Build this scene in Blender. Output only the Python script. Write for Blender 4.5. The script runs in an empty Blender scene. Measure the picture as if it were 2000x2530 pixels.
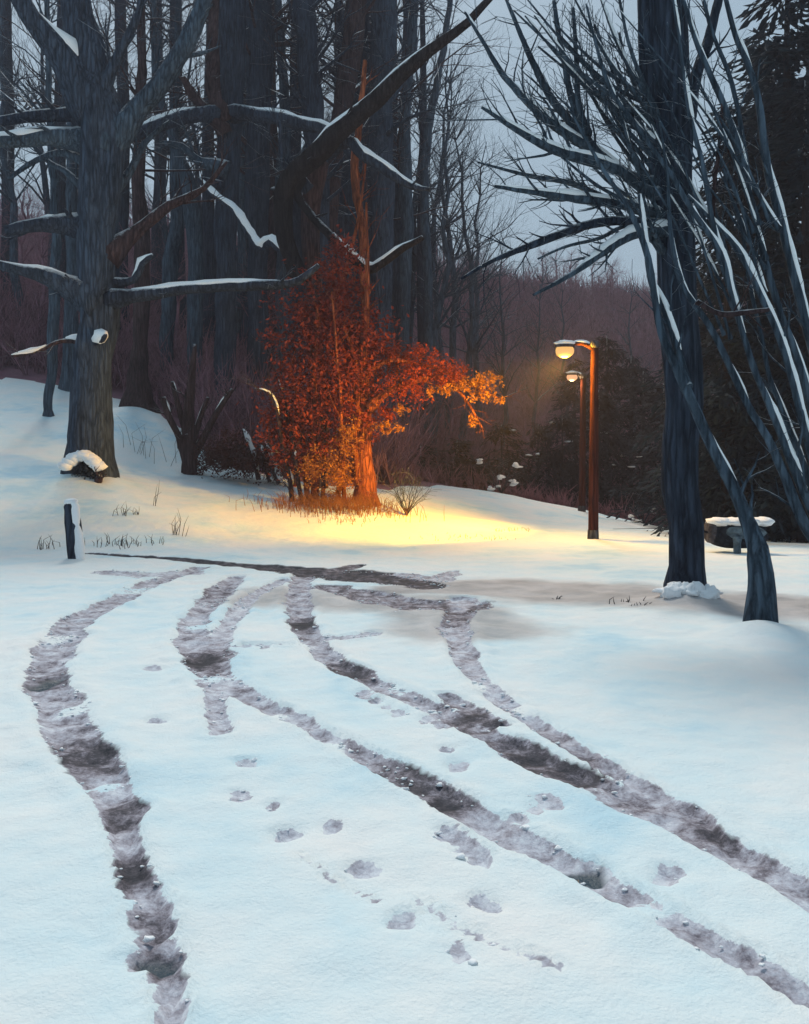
import bpy, math, random
import numpy as np
from mathutils import Vector, Matrix, noise as mnoise

# ------------------------------------------------------------------ camera, sky, sun, exposure
C = bpy.context.scene
col = C.collection
F, HX, HY, EYE = 2200.0, 1000.0, 1140.0, 1.7          # focal length, principal column, eye-level row (reference pixels), eye height (m)
cam = bpy.data.cameras.new("camera"); cam_o = bpy.data.objects.new("camera", cam); col.objects.link(cam_o)
cam_o.location = (0, 0, EYE); cam_o.rotation_euler = (math.radians(90), 0, 0)
cam.sensor_fit = 'VERTICAL'; cam.sensor_height = 24.0; cam.lens = 24.0 * F / 2530.0
cam.shift_y = -(1265.0 - HY) / 2530.0
cam.clip_start = 0.05; cam.clip_end = 3000
C.camera = cam_o

SUN_EL, SUN_AZ = math.radians(54), math.radians(350)   # a bright part of the overcast, high over the wood
w = bpy.data.worlds.new("World"); C.world = w; w.use_nodes = True
nt = w.node_tree; nt.nodes.clear()
out = nt.nodes.new("ShaderNodeOutputWorld"); bg = nt.nodes.new("ShaderNodeBackground")
sky = nt.nodes.new("ShaderNodeTexSky"); sky.sky_type = 'NISHITA'; sky.sun_disc = False
sky.sun_elevation = SUN_EL; sky.sun_rotation = SUN_AZ; sky.dust_density = 3.0; sky.air_density = 1.0
mix = nt.nodes.new("ShaderNodeMix"); mix.data_type = 'RGBA'; mix.inputs[0].default_value = 0.88
mix.inputs[7].default_value = (1.72, 2.47, 3.02, 1)    # the even slate cloud deck
nt.links.new(sky.outputs[0], mix.inputs[6]); nt.links.new(mix.outputs[2], bg.inputs[0])
bg.inputs[1].default_value = 0.114
nt.links.new(bg.outputs[0], out.inputs[0])

sun = bpy.data.lights.new("sun", 'SUN'); sun.energy = 1.36; sun.angle = math.radians(14); sun.color = (1.0, 0.965, 0.90)
sun_o = bpy.data.objects.new("sun", sun); col.objects.link(sun_o)
sd = Vector((math.sin(SUN_AZ) * math.cos(SUN_EL), math.cos(SUN_AZ) * math.cos(SUN_EL), math.sin(SUN_EL)))
sun_o.rotation_euler = sd.to_track_quat('Z', 'Y').to_euler()
sun_o.location = sd * 50

C.view_settings.view_transform = 'Standard'; C.view_settings.look = 'None'
C.view_settings.gamma = 1.0; C.view_settings.exposure = 0.62
C.view_settings.use_curve_mapping = False
C.cycles.max_bounces = 6; C.cycles.transparent_max_bounces = 4

R = random.Random(7)
S = 2000.0 / 1708.0

def at(px, py, Y):
    return Vector(((px - HX) / F * Y, Y, EYE + (HY - py) / F * Y))

def ground_at(px, py):                                  # a point of the level road
    Y = F * EYE / (py - HY)
    return ((px - HX) / F * Y, Y)

# ------------------------------------------------------------------ materials
def mat(name, rough=0.9, spec=0.2):
    m = bpy.data.materials.new(name); m.use_nodes = True
    b = m.node_tree.nodes["Principled BSDF"]
    b.inputs["Roughness"].default_value = rough
    b.inputs["Specular IOR Level"].default_value = spec
    return m, m.node_tree, b

def node(t, kind, **kw):
    n = t.nodes.new(kind)
    for k, v in kw.items(): setattr(n, k, v)
    return n

def noise_tex(t, vec, scale, detail=4, rough=0.55):
    n = node(t, "ShaderNodeTexNoise"); n.inputs["Scale"].default_value = scale
    n.inputs["Detail"].default_value = detail; n.inputs["Roughness"].default_value = rough
    if vec is not None: t.links.new(vec, n.inputs["Vector"])
    return n

def ramp(t, src, stops):
    r = node(t, "ShaderNodeValToRGB"); e = r.color_ramp.elements
    while len(e) > 1: e.remove(e[-1])
    e[0].position = stops[0][0]; e[0].color = (*stops[0][1], 1)
    for p, c in stops[1:]:
        q = e.new(p); q.color = (*c, 1)
    t.links.new(src, r.inputs[0]); return r

def mixc(t, fac, a, b):
    n = node(t, "ShaderNodeMix", data_type='RGBA')
    if isinstance(fac, float): n.inputs[0].default_value = fac
    else: t.links.new(fac, n.inputs[0])
    for i, v in ((6, a), (7, b)):
        if isinstance(v, tuple): n.inputs[i].default_value = (*v, 1)
        else: t.links.new(v, n.inputs[i])
    return n.outputs[2]

def math_(t, op, a, b=None, clamp=False):
    n = node(t, "ShaderNodeMath", operation=op, use_clamp=clamp)
    for i, v in ((0, a), (1, b)):
        if v is None: continue
        if isinstance(v, (int, float)): n.inputs[i].default_value = v
        else: t.links.new(v, n.inputs[i])
    return n.outputs[0]

def bump(t, b, h, strength, dist):
    n = node(t, "ShaderNodeBump"); n.inputs["Strength"].default_value = strength; n.inputs["Distance"].default_value = dist
    t.links.new(h, n.inputs["Height"]); t.links.new(n.outputs[0], b.inputs["Normal"]); return n

def bark(name, dark, light, zs=0.12, scale=9.0, dust=0.0):
    m, t, b = mat(name, 0.95, 0.1)
    tc = node(t, "ShaderNodeTexCoord"); mp = node(t, "ShaderNodeMapping")
    mp.inputs["Scale"].default_value = (1, 1, zs); t.links.new(tc.outputs["Object"], mp.inputs[0])
    n = noise_tex(t, mp.outputs[0], scale, 6, 0.65); n.inputs["Distortion"].default_value = 0.6
    n3 = noise_tex(t, mp.outputs[0], scale * 3.2, 5, 0.7)
    n2 = noise_tex(t, tc.outputs["Object"], 0.9, 4)
    v = node(t, "ShaderNodeTexVoronoi", feature='DISTANCE_TO_EDGE'); v.inputs["Scale"].default_value = scale * 1.3
    wp = node(t, "ShaderNodeMix", data_type='RGBA'); wp.inputs[0].default_value = 0.12
    t.links.new(mp.outputs[0], wp.inputs[6]); t.links.new(n.outputs["Color"], wp.inputs[7]); t.links.new(wp.outputs[2], v.inputs["Vector"])
    fur = math_(t, 'MULTIPLY', v.outputs["Distance"], 5.0, True)
    f = math_(t, 'ADD', math_(t, 'ADD', math_(t, 'MULTIPLY', n.outputs[0], 0.42), math_(t, 'MULTIPLY', n3.outputs[0], 0.22)), math_(t, 'ADD', math_(t, 'MULTIPLY', n2.outputs[0], 0.26), math_(t, 'MULTIPLY', fur, 0.10)))
    r = ramp(t, f, [(0.38, tuple(a * .6 for a in dark)), (0.5, tuple((a + c) / 2 for a, c in zip(dark, light))), (0.62, tuple(a * 1.15 for a in light))])
    colr = r.outputs[0]
    if dust:
        g = node(t, "ShaderNodeNewGeometry"); sx = node(t, "ShaderNodeSeparateXYZ"); t.links.new(g.outputs["Normal"], sx.inputs[0])
        d = noise_tex(t, tc.outputs["Object"], 7, 6, 0.75)
        k = math_(t, 'MULTIPLY', math_(t, 'SUBTRACT', math_(t, 'ADD', math_(t, 'MULTIPLY', sx.outputs[2], 0.9), d.outputs[0]), 0.98), 4.0, True)
        colr = mixc(t, math_(t, 'MULTIPLY', k, dust), colr, (0.78, 0.83, 0.87))
    t.links.new(colr, b.inputs["Base Color"])
    bump(t, b, math_(t, 'ADD', n.outputs[0], math_(t, 'ADD', math_(t, 'MULTIPLY', fur, 0.5), math_(t, 'MULTIPLY', n3.outputs[0], 0.3))), 1.0, 0.07)
    return m

M = {}
M['bark_navy'] = bark('bark_navy', (0.026, 0.038, 0.058), (0.072, 0.098, 0.140), dust=0.8)
M['bark_dark'] = bark('bark_dark', (0.018, 0.026, 0.042), (0.050, 0.067, 0.098), dust=0.8)
M['bark_slate'] = bark('bark_slate', (0.034, 0.054, 0.078), (0.088, 0.128, 0.172), dust=0.8)
M['bark_brown'] = bark('bark_brown', (0.034, 0.021, 0.024), (0.090, 0.058, 0.060), dust=0.8)
M['bark_black'] = bark('bark_black', (0.012, 0.011, 0.013), (0.030, 0.026, 0.028), dust=0.8)
M['bark_red'] = bark('bark_red', (0.14, 0.036, 0.02), (0.40, 0.12, 0.05))
M['twig_purple'] = bark('twig_purple', (0.17, 0.090, 0.115), (0.33, 0.175, 0.215), 0.5, 1.5)
M['twig_slate'] = bark('twig_slate', (0.036, 0.056, 0.080), (0.080, 0.114, 0.150), dust=0.6)
M['pole_wood'] = bark('pole_wood', (0.040, 0.010, 0.008), (0.120, 0.030, 0.018), 0.05, 14)
M['iron'] = bark('iron', (0.05, 0.05, 0.055), (0.10, 0.10, 0.11))
M['trough_dark'] = bark('trough_dark', (0.012, 0.014, 0.02), (0.03, 0.034, 0.044), 1, 5)
M['trough_blue'] = bark('trough_blue', (0.10, 0.145, 0.18), (0.17, 0.225, 0.26), 1, 4)
M['trough_grey'] = bark('trough_grey', (0.05, 0.047, 0.055), (0.10, 0.09, 0.10), 1, 4)

def snow_mat(name):
    m, t, b = mat(name, 0.75, 0.25)
    tc = node(t, "ShaderNodeTexCoord")
    n = noise_tex(t, tc.outputs["Object"], 5, 5)
    r = ramp(t, n.outputs[0], [(0.3, (0.86, 0.89, 0.91)), (0.7, (0.93, 0.935, 0.94))])
    t.links.new(r.outputs[0], b.inputs["Base Color"])
    n2 = noise_tex(t, tc.outputs["Object"], 30, 4)
    bump(t, b, n2.outputs[0], 0.4, 0.03)
    b.inputs["Subsurface Weight"].default_value = 0.0
    return m
M['snow'] = snow_mat('snow')

def ground_mat():
    m, t, b = mat('snow_and_slush', 0.8, 0.3)
    tc = node(t, "ShaderNodeTexCoord"); P = tc.outputs["Object"]
    at_ = lambda n: node(t, "ShaderNodeAttribute", attribute_name=n).outputs["Fac"]
    rut, dk, tan, pud = at_('rut'), at_('dark'), at_('tan'), at_('puddle')
    # clean snow: random patches from bluish to pale cream
    n1 = noise_tex(t, P, 0.45, 5, 0.6); n2 = noise_tex(t, P, 1.7, 5, 0.6)
    f = math_(t, 'ADD', math_(t, 'MULTIPLY', n1.outputs[0], 0.65), math_(t, 'MULTIPLY', n2.outputs[0], 0.35))
    sn = ramp(t, f, [(0.37, (0.54, 0.75, 0.84)), (0.45, (0.71, 0.84, 0.87)), (0.55, (0.82, 0.87, 0.865)), (0.66, (0.87, 0.86, 0.84))])
    # slush
    n3 = noise_tex(t, P, 5.5, 7, 0.68); n4 = noise_tex(t, P, 16, 5, 0.7)
    g = math_(t, 'ADD', math_(t, 'MULTIPLY', n3.outputs[0], 0.65), math_(t, 'MULTIPLY', n4.outputs[0], 0.35))
    g = math_(t, 'SUBTRACT', g, math_(t, 'MULTIPLY', math_(t, 'SUBTRACT', dk, 0.3), 0.34))
    n8 = noise_tex(t, P, 60, 5, 0.75)
    g = math_(t, 'ADD', g, math_(t, 'MULTIPLY', math_(t, 'SUBTRACT', n8.outputs[0], 0.5), 0.22))
    sl = ramp(t, g, [(0.22, (0.030, 0.031, 0.040)), (0.32, (0.085, 0.077, 0.092)), (0.39, (0.22, 0.20, 0.232)),
                     (0.45, (0.38, 0.365, 0.415)), (0.52, (0.53, 0.535, 0.60)), (0.60, (0.70, 0.73, 0.78))])
    # ragged edge of the ruts
    e = math_(t, 'ADD', rut, math_(t, 'MULTIPLY', math_(t, 'SUBTRACT', g, 0.5), -1.5))
    n7 = noise_tex(t, P, 24, 6, 0.65)
    e = math_(t, 'ADD', e, math_(t, 'MULTIPLY', math_(t, 'SUBTRACT', n7.outputs[0], 0.5), 0.45))
    e = math_(t, 'MULTIPLY', math_(t, 'SUBTRACT', e, 0.27), 14.0, True)
    e = math_(t, 'MULTIPLY', e, math_(t, 'MULTIPLY', rut, 3.0, True))
    tn = ramp(t, n2.outputs[0], [(0.35, (0.34, 0.31, 0.305)), (0.65, (0.54, 0.50, 0.49))])
    c = mixc(t, math_(t, 'MULTIPLY', tan, 0.9), sn.outputs[0], tn.outputs[0])
    c = mixc(t, e, c, sl.outputs[0])
    c = mixc(t, pud, c, (0.035, 0.06, 0.08))
    t.links.new(c, b.inputs["Base Color"])
    ro = node(t, "ShaderNodeMix", data_type='FLOAT'); t.links.new(pud, ro.inputs[0]); ro.inputs[2].default_value = 0.82; ro.inputs[3].default_value = 0.3
    t.links.new(ro.outputs[0], b.inputs["Roughness"])
    n5 = noise_tex(t, P, 55, 4, 0.65); n6 = noise_tex(t, P, 4, 5, 0.6)
    h = math_(t, 'ADD', math_(t, 'MULTIPLY', n5.outputs[0], 0.25), n6.outputs[0])
    bump(t, b, h, 0.55, 0.06)
    return m
M['ground'] = ground_mat()

def litter_mat():
    m, t, b = mat('leaf_litter', 1.0, 0.0)
    tc = node(t, "ShaderNodeTexCoord")
    n = noise_tex(t, tc.outputs["Object"], 0.35, 8, 0.7)
    r = ramp(t, n.outputs[0], [(0.35, (0.16, 0.088, 0.112)), (0.65, (0.32, 0.175, 0.215))])
    t.links.new(r.outputs[0], b.inputs["Base Color"]); bump(t, b, n.outputs[0], 0.8, 0.5)
    return m
M['litter'] = litter_mat()

def leaf_mat(name, stops, scale=1.2):
    m, t, b = mat(name, 0.8, 0.2)
    tc = node(t, "ShaderNodeTexCoord")
    n = noise_tex(t, tc.outputs["Object"], scale, 5, 0.7)
    w_ = node(t, "ShaderNodeTexWhiteNoise"); t.links.new(tc.outputs["Object"], w_.inputs["Vector"])
    f = n.outputs[0]
    r = ramp(t, f, stops); t.links.new(r.outputs[0], b.inputs["Base Color"])
    tr = node(t, "ShaderNodeBsdfTranslucent"); t.links.new(r.outputs[0], tr.inputs[0])
    ms = node(t, "ShaderNodeMixShader"); ms.inputs[0].default_value = 0.3
    o = [x for x in t.nodes if x.type == 'OUTPUT_MATERIAL'][0]
    t.links.new(b.outputs[0], ms.inputs[1]); t.links.new(tr.outputs[0], ms.inputs[2]); t.links.new(ms.outputs[0], o.inputs[0])
    return m
M['leaf_red'] = leaf_mat('leaf_red', [(0.3, (0.10, 0.018, 0.015)), (0.5, (0.24, 0.042, 0.026)), (0.7, (0.36, 0.075, 0.035))])
M['leaf_scarlet'] = leaf_mat('leaf_scarlet', [(0.3, (0.16, 0.022, 0.014)), (0.7, (0.42, 0.07, 0.03))], 3)
M['leaf_orange'] = leaf_mat('leaf_orange', [(0.3, (0.30, 0.10, 0.02)), (0.7, (0.62, 0.27, 0.05))], 4)
M['leaf_brown'] = leaf_mat('leaf_brown', [(0.3, (0.045, 0.018, 0.018)), (0.7, (0.12, 0.042, 0.036))])
M['leaf_evergreen'] = leaf_mat('leaf_evergreen', [(0.3, (0.006, 0.007, 0.011)), (0.7, (0.018, 0.020, 0.028))])
M['leaf_pine'] = leaf_mat('leaf_pine', [(0.3, (0.005, 0.012, 0.020)), (0.7, (0.019, 0.036, 0.050))])
M['grass_dry'] = leaf_mat('grass_dry', [(0.3, (0.28, 0.10, 0.03)), (0.7, (0.50, 0.22, 0.06))], 3)
M['grass_dark'] = leaf_mat('grass_dark', [(0.3, (0.03, 0.035, 0.04)), (0.7, (0.08, 0.08, 0.075))], 3)

def glow(name, c, s):
    m, t, b = mat(name, 0.4, 0.3)
    b.inputs["Base Color"].default_value = (0.02, 0.012, 0.006, 1)
    b.inputs["Emission Color"].default_value = (*c, 1); b.inputs["Emission Strength"].default_value = s
    return m
M['lamp_glass'] = glow('lamp_glass', (1.0, 0.56, 0.19), 0.62)
M['lamp_glass_far'] = glow('lamp_glass_far', (1.0, 0.52, 0.27), 0.6)

# ------------------------------------------------------------------ mesh helpers
class MB:
    def __init__(s): s.v = []; s.f = []
    def tube(s, pts, rad, n=8, rough=0.0, seed=0, cap=True, squash=None):
        m = len(pts)
        if m < 2: return
        base = len(s.v); prev = None
        for i in range(m):
            a = pts[max(i - 1, 0)]; c = pts[min(i + 1, m - 1)]
            t = (c - a); t = t.normalized() if t.length > 1e-9 else Vector((0, 0, 1))
            if prev is None:
                u = t.orthogonal().normalized()
            else:
                u = prev - t * prev.dot(t); u = u.normalized() if u.length > 1e-6 else t.orthogonal().normalized()
            prev = u; v = t.cross(u)
            for k in range(n):
                an = 2 * math.pi * k / n
                d = u * math.cos(an) + v * math.sin(an)
                r = rad[i]
                if rough:
                    q = pts[i] / max(rad[i] * 2.2, 0.02)
                    r *= 1 + rough * mnoise.noise(Vector((d.x * 1.6 + q.x * .25 + seed, d.y * 1.6 + q.y * .25, q.z * .35 + d.z))) 
                s.v.append(pts[i] + d * r)
        for i in range(m - 1):
            for k in range(n):
                k2 = (k + 1) % n
                s.f.append((base + i * n + k, base + i * n + k2, base + (i + 1) * n + k2, base + (i + 1) * n + k))
        if cap:
            s.f.append(tuple(base + k for k in reversed(range(n))))
            s.f.append(tuple(base + (m - 1) * n + k for k in range(n)))
    def blob(s, c, r, seed=0, rough=0.25, n=10, m=6):
        base = len(s.v)
        for i in range(m + 1):
            th = math.pi * i / m
            for k in range(n):
                ph = 2 * math.pi * k / n
                d = Vector((math.sin(th) * math.cos(ph), math.sin(th) * math.sin(ph), math.cos(th)))
                q = 1 + rough * mnoise.noise(d * 1.7 + Vector((seed * 3.1, seed, seed * 1.7)))
                s.v.append(Vector((c[0] + d.x * r[0] * q, c[1] + d.y * r[1] * q, c[2] + d.z * r[2] * q)))
        for i in range(m):
            for k in range(n):
                k2 = (k + 1) % n
                s.f.append((base + i * n + k, base + (i + 1) * n + k, base + (i + 1) * n + k2, base + i * n + k2))
    def leaf(s, c, d, up, L, W):
        b = len(s.v); x = d.normalized(); y = x.cross(up); y = y.normalized() if y.length > 1e-6 else x.orthogonal().normalized()
        z = x.cross(y)
        s.v += [c, c + x * L * .5 + y * W * .5 + z * W * .15, c + x * L, c + x * L * .5 - y * W * .5 + z * W * .15]
        s.f.append((b, b + 1, b + 2, b + 3))
    def build(s, name, m, parent=None, smooth=True, org=None):
        o0 = org if org is not None else (Vector(parent.get('_org', (0, 0, 0))) if parent else Vector((0, 0, 0)))
        me = bpy.data.meshes.new(name)
        me.from_pydata([tuple(p - o0) for p in s.v], [], s.f); me.update()
        if smooth: me.polygons.foreach_set('use_smooth', [True] * len(me.polygons))
        me.materials.append(m)
        o = bpy.data.objects.new(name, me); col.objects.link(o)
        o.parent = parent
        if parent is None: o.location = o0
        else: o['_org'] = tuple(o0)
        return o

ORG = []
def thing(name, label, cat, loc, group=None):
    o = bpy.data.objects.new(name, None); col.objects.link(o); o.empty_display_size = 0.2
    o.location = loc; o['label'] = label; o['category'] = cat; o['_org'] = tuple(loc)
    if group: o['group'] = group
    return o

def spline(pts, rad, step):
    """Catmull-Rom through the points; returns denser points and radii."""
    P, Q = [], []
    n = len(pts)
    for i in range(n - 1):
        p0, p1, p2, p3 = pts[max(i - 1, 0)], pts[i], pts[i + 1], pts[min(i + 2, n - 1)]
        k = max(2, min(60, int((p2 - p1).length / step)))
        for j in range(k):
            t = j / k
            q = 0.5 * ((2 * p1) + (p2 - p0) * t + (2 * p0 - 5 * p1 + 4 * p2 - p3) * t * t + (3 * p1 - p0 - 3 * p2 + p3) * t ** 3)
            P.append(q); Q.append(rad[i] * (1 - t) + rad[i + 1] * t)
    P.append(pts[-1].copy()); Q.append(rad[-1])
    return P, Q

def lay_snow(mb, P, Q, amount=1.0, seed=0, thr=-0.25, a=0.0, b=1.0, each=None):
    """Snow lying along the upper side of a branch, broken where it slid off."""
    n = len(P); run_p, run_r = [], []
    def flush():
        if len(run_p) >= 3:
            k = len(run_p); rr = []
            for i in range(k):
                e = min(i, k - 1 - i) / max(1.0, min(3, k / 2.5))
                rr.append(run_r[i] * (0.25 + 0.75 * min(1, e)))
            (each() if each else mb).tube(run_p[:], rr, 8, 0.25, seed)
        run_p.clear(); run_r.clear()
    for i in range(n):
        u = i / (n - 1)
        t = (P[min(i + 1, n - 1)] - P[max(i - 1, 0)]); t = t.normalized() if t.length > 1e-9 else Vector((1, 0, 0))
        up = Vector((0, 0, 1)) - t * t.z
        ok = a <= u <= b and up.length > 0.12 and mnoise.noise(P[i] * 1.3 + Vector((seed * 7.3, 0, 0))) > thr
        if ok:
            up.normalize()
            h = amount * (1 + 0.35 * mnoise.noise(P[i] * 4 + Vector((seed, 3, 0))))
            r = Q[i] * 0.98 * max(0.5, h) + 0.006
            run_p.append(P[i] + up * (Q[i] * 0.55 + r * 0.35)); run_r.append(r)
        else: flush()
    flush()

def grow(mb, p, d, L, r, depth, rnd, lift=0.1, spread=0.7, kids=4, sides=4, sn=None):
    n = 4 if depth else 3
    pts, rad, q, dd = [p.copy()], [r], p.copy(), d.normalized()
    for i in range(n):
        dd = (dd + Vector((rnd.uniform(-1, 1), rnd.uniform(-1, 1), rnd.uniform(-1, 1))) * 0.22 + Vector((0, 0, lift * 0.35))).normalized()
        q = q + dd * (L / n); pts.append(q.copy()); rad.append(max(r * (1 - 0.8 * (i + 1) / n), 0.003))
    mb.tube(pts, rad, sides, cap=False)
    if sn is not None and rnd.random() < sn[1] and r > 0.006:
        lay_snow(None, *spline(pts, rad, L / 8), 0.9, rnd.random() * 50, -0.2, 0, 1, sn[0])
    if depth <= 0: return
    for k in range(kids):
        u = rnd.uniform(0.25, 0.98); i = min(int(u * n), n - 1); f = u * n - i
        s_ = pts[i].lerp(pts[i + 1], f)
        td = (pts[i + 1] - pts[i]).normalized()
        side = td.cross(Vector((rnd.uniform(-1, 1), rnd.uniform(-1, 1), rnd.uniform(-1, 1)))).normalized()
        nd = td * (1 - spread * .5) + side * spread
        grow(mb, s_, nd, L * rnd.uniform(0.4, 0.68), max(rad[i] * 0.55, 0.004), depth - 1, rnd, lift, spread, kids, 3 if depth < 2 else sides, sn)

# ------------------------------------------------------------------ terrain
CT = [(x, y, 0.0) for x in (-14, -7, 0, 7, 14) for y in (-12, 0, 5, 10, 14)]
def cp(px, py, Y):
    p = at(px, py, Y); CT.append((p.x, p.y, p.z))
for a in [(185, 1385, 15.3), (600, 1385, 15.6), (120, 1340, 18), (300, 1300, 19.2), (300, 1250, 21), (220, 1182, 24), (90, 1100, 27), (90, 1000, 32),
          (330, 1050, 30), (300, 1012, 33), (430, 1120, 29), (480, 1165, 28), (600, 1178, 27.5), (700, 1195, 27), (760, 1228, 25), (900, 1238, 24),
          (640, 1285, 21.5), (850, 1340, 19), (700, 1360, 17.5), (1480, 1331, 19.7), (1200, 1338, 19.3), (1750, 1345, 19.3), (1000, 1262, 24), (1000, 1190, 33),
          (1200, 1215, 33), (1450, 1262, 33), (1640, 1305, 31), (1900, 1325, 29), (1300, 1285, 26), (1850, 1368, 17.2), (1500, 1370, 16.5)]:
    cp(*a)
CT += [(-22, 26, 3.2), (-24, 36, 6.5), (-16, 42, 7.0), (-9, 40, 5.0), (-3, 38, 2.2), (3, 40, 0.2), (10, 42, -1.4), (20, 40, -1.6), (26, 26, -0.6), (-26, 14, 1.0), (26, 12, -0.1),
       (-35, 60, 14), (-15, 60, 12), (0, 60, 6), (12, 60, 2.5), (32, 60, 2.5), (-50, 85, 24), (-25, 85, 22), (0, 85, 19), (20, 85, 15.8), (45, 85, 15.5),
       (-60, 130, 26), (0, 130, 20), (60, 130, 15), (-140, 90, 24), (140, 90, 10), (-60, 20, 6), (60, 20, -1), (-80, -30, 0), (80, -30, 0), (0, -60, 0),
       (-200, 320, 20), (0, 320, 20), (200, 320, 14), (-300, 50, 16), (300, 50, 2)]
CT = np.array(CT, float)
def _phi(r2): return 0.5 * r2 * np.log(r2 + 1e-9)
_sc = 0.05
_A = CT[:, :2] * _sc
_n = len(CT)
_K = _phi(((_A[:, None, :] - _A[None, :, :]) ** 2).sum(-1)) + np.eye(_n) * 0.002
_Pm = np.hstack([np.ones((_n, 1)), _A])
_sol = np.linalg.solve(np.block([[_K, _Pm], [_Pm.T, np.zeros((3, 3))]]), np.concatenate([CT[:, 2], np.zeros(3)]))
def tps(X, Y):
    q = np.stack([np.ravel(X), np.ravel(Y)], 1) * _sc
    z = np.empty(len(q))
    for i in range(0, len(q), 20000):
        b = q[i:i + 20000]
        z[i:i + 20000] = _phi(((b[:, None, :] - _A[None]) ** 2).sum(-1)) @ _sol[:_n] + _sol[_n] + b @ _sol[_n + 1:]
    return z.reshape(np.shape(X))

def _hash(ix, iy, s):
    h = (ix.astype(np.int64) * 374761393 + iy.astype(np.int64) * 668265263 + s * 1274126177) & 0xffffffff
    h = ((h ^ (h >> 13)) * 1274126177) & 0xffffffff
    return ((h ^ (h >> 16)) & 0xffff) / 65535.0
def vnoise(x, y, s=0):
    ix, iy = np.floor(x), np.floor(y); fx, fy = x - ix, y - iy
    fx = fx * fx * (3 - 2 * fx); fy = fy * fy * (3 - 2 * fy)
    a, b, c, d = _hash(ix, iy, s), _hash(ix + 1, iy, s), _hash(ix, iy + 1, s), _hash(ix + 1, iy + 1, s)
    return (a * (1 - fx) + b * fx) * (1 - fy) + (c * (1 - fx) + d * fx) * fy - 0.5
def fbm(x, y, s=0, o=4):
    v = 0; a = 1
    for i in range(o):
        v = v + a * vnoise(x * 2 ** i, y * 2 ** i, s + i); a *= 0.5
    return v

def smooth(e0, e1, x):
    t = np.clip((x - e0) / (e1 - e0), 0, 1); return t * t * (3 - 2 * t)

MOUNDS = []
def mound(px, py, Y, r, h): p = at(px, py, Y); MOUNDS.append((p.x, p.y, r, h))
mound(1700, 1490, 10.6, 0.42, 0.13); mound(1640, 1530, 9.8, 0.6, 0.07); mound(1885, 1575, 8.72, 0.42, 0.13)
mound(230, 1180, 23.6, 0.9, 0.25); mound(185, 1385, 15.3, 0.3, 0.05); mound(340, 1010, 32, 1.0, 0.3)

def height(X, Y):
    Z = tps(X, Y)
    near = smooth(17.0, 12.0, Y) * smooth(16, 10, np.abs(X))
    Z = Z * (1 - near)
    for mx, my, r, h in MOUNDS: Z = Z + h * np.exp(-((X - mx) ** 2 + (Y - my) ** 2) / r ** 2)
    Z = Z + 0.05 * fbm(X * 0.5, Y * 0.5, 3, 3) * (0.5 + smooth(14, 20, Y) * 1.5) + 0.018 * fbm(X * 2.2, Y * 2.2, 9, 3)
    return Z
def tz(x, y): return float(height(np.array([x], float), np.array([y], float))[0])

# tyre ruts, worn patches and foot marks, laid out in metres on the road
def road(pts): return np.array([ground_at(x * S, y * S) for x, y in pts])
TRACKS = [  # centre line, half width (m), strength, darkness
    ([(420, 1196), (330, 1226), (240, 1268), (160, 1310), (112, 1360), (100, 1420), (112, 1480), (150, 1550), (205, 1612), (246, 1690), (262, 1760), (280, 1840), (318, 1930), (350, 2030), (362, 2100), (372, 2230)], [.14,.14,.15,.15,.15,.13,.125,.12,.12,.085,.066,.054,.050,.047,.045,.043], .95, .36),
    ([(500, 1215), (446, 1262), (408, 1310), (402, 1350), (436, 1390), (462, 1440), (530, 1476), (640, 1528), (750, 1586), (900, 1660), (1000, 1718), (1110, 1775), (1250, 1842), (1400, 1930), (1500, 1990), (1640, 2065), (1800, 2160)], [.13,.13,.12,.13,.17,.12,.07,.07,.072,.075,.075,.07,.068,.062,.06,.06,.06], .95, .34),
    ([(600, 1222), (530, 1256), (484, 1308), (455, 1372)], .11, .8, .25),
    ([(455, 1440), (452, 1490), (468, 1545)], .075, .75, .3),
    ([(640, 1212), (628, 1260), (640, 1325), (690, 1392), (780, 1440), (870, 1475), (940, 1508), (1040, 1556), (1150, 1612), (1300, 1672), (1430, 1728), (1540, 1790), (1660, 1858), (1800, 1940)], [.13,.12,.11,.10,.09,.08,.08,.085,.095,.10,.10,.095,.09,.09], .95, .38),
    ([(975, 1268), (958, 1325), (985, 1410), (1060, 1480), (1140, 1532), (1250, 1596), (1370, 1665), (1480, 1728)], [.14,.12,.09,.065,.06,.06,.055,.05], .9, .34),
    ([(945, 1468), (1000, 1500), (1060, 1530)], .07, .9, .45),
    ([(640, 1800), (690, 1845), (760, 1880), (800, 1890)], .02, .55, .2),
    ([(880, 1890), (980, 1960), (1100, 2010), (1190, 2040)], .03, .5, .2),
    ([(650, 1345), (720, 1350), (790, 1338)], .10, .55, .25),
    ([(500, 1365), (560, 1358), (640, 1362)], .07, .45, .1),
]
LINES = [  # across the view: the bare edge of the crossing road; half widths along the line
    ([(190, 1166), (300, 1173), (420, 1181), (520, 1190), (640, 1201)], [.10, .16, .20, .28, .45], 1.0, 1.0),
    ([(620, 1200), (700, 1208), (780, 1218), (850, 1226), (905, 1240)], [.35, .5, .55, .45, .2], 1.0, .95),
    ([(700, 1205), (760, 1190)], [.3, .12], 1.0, .8),
    ([(700, 1240), (800, 1262), (880, 1276), (980, 1284)], [.25, .35, .4, .3], .9, .6),
    ([(230, 1206), (320, 1210), (400, 1206)], [.3, .4, .3], .8, .25),
    ([(850, 1215), (920, 1222), (960, 1205)], [.3, .3, .1], .7, .35),
]
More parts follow.
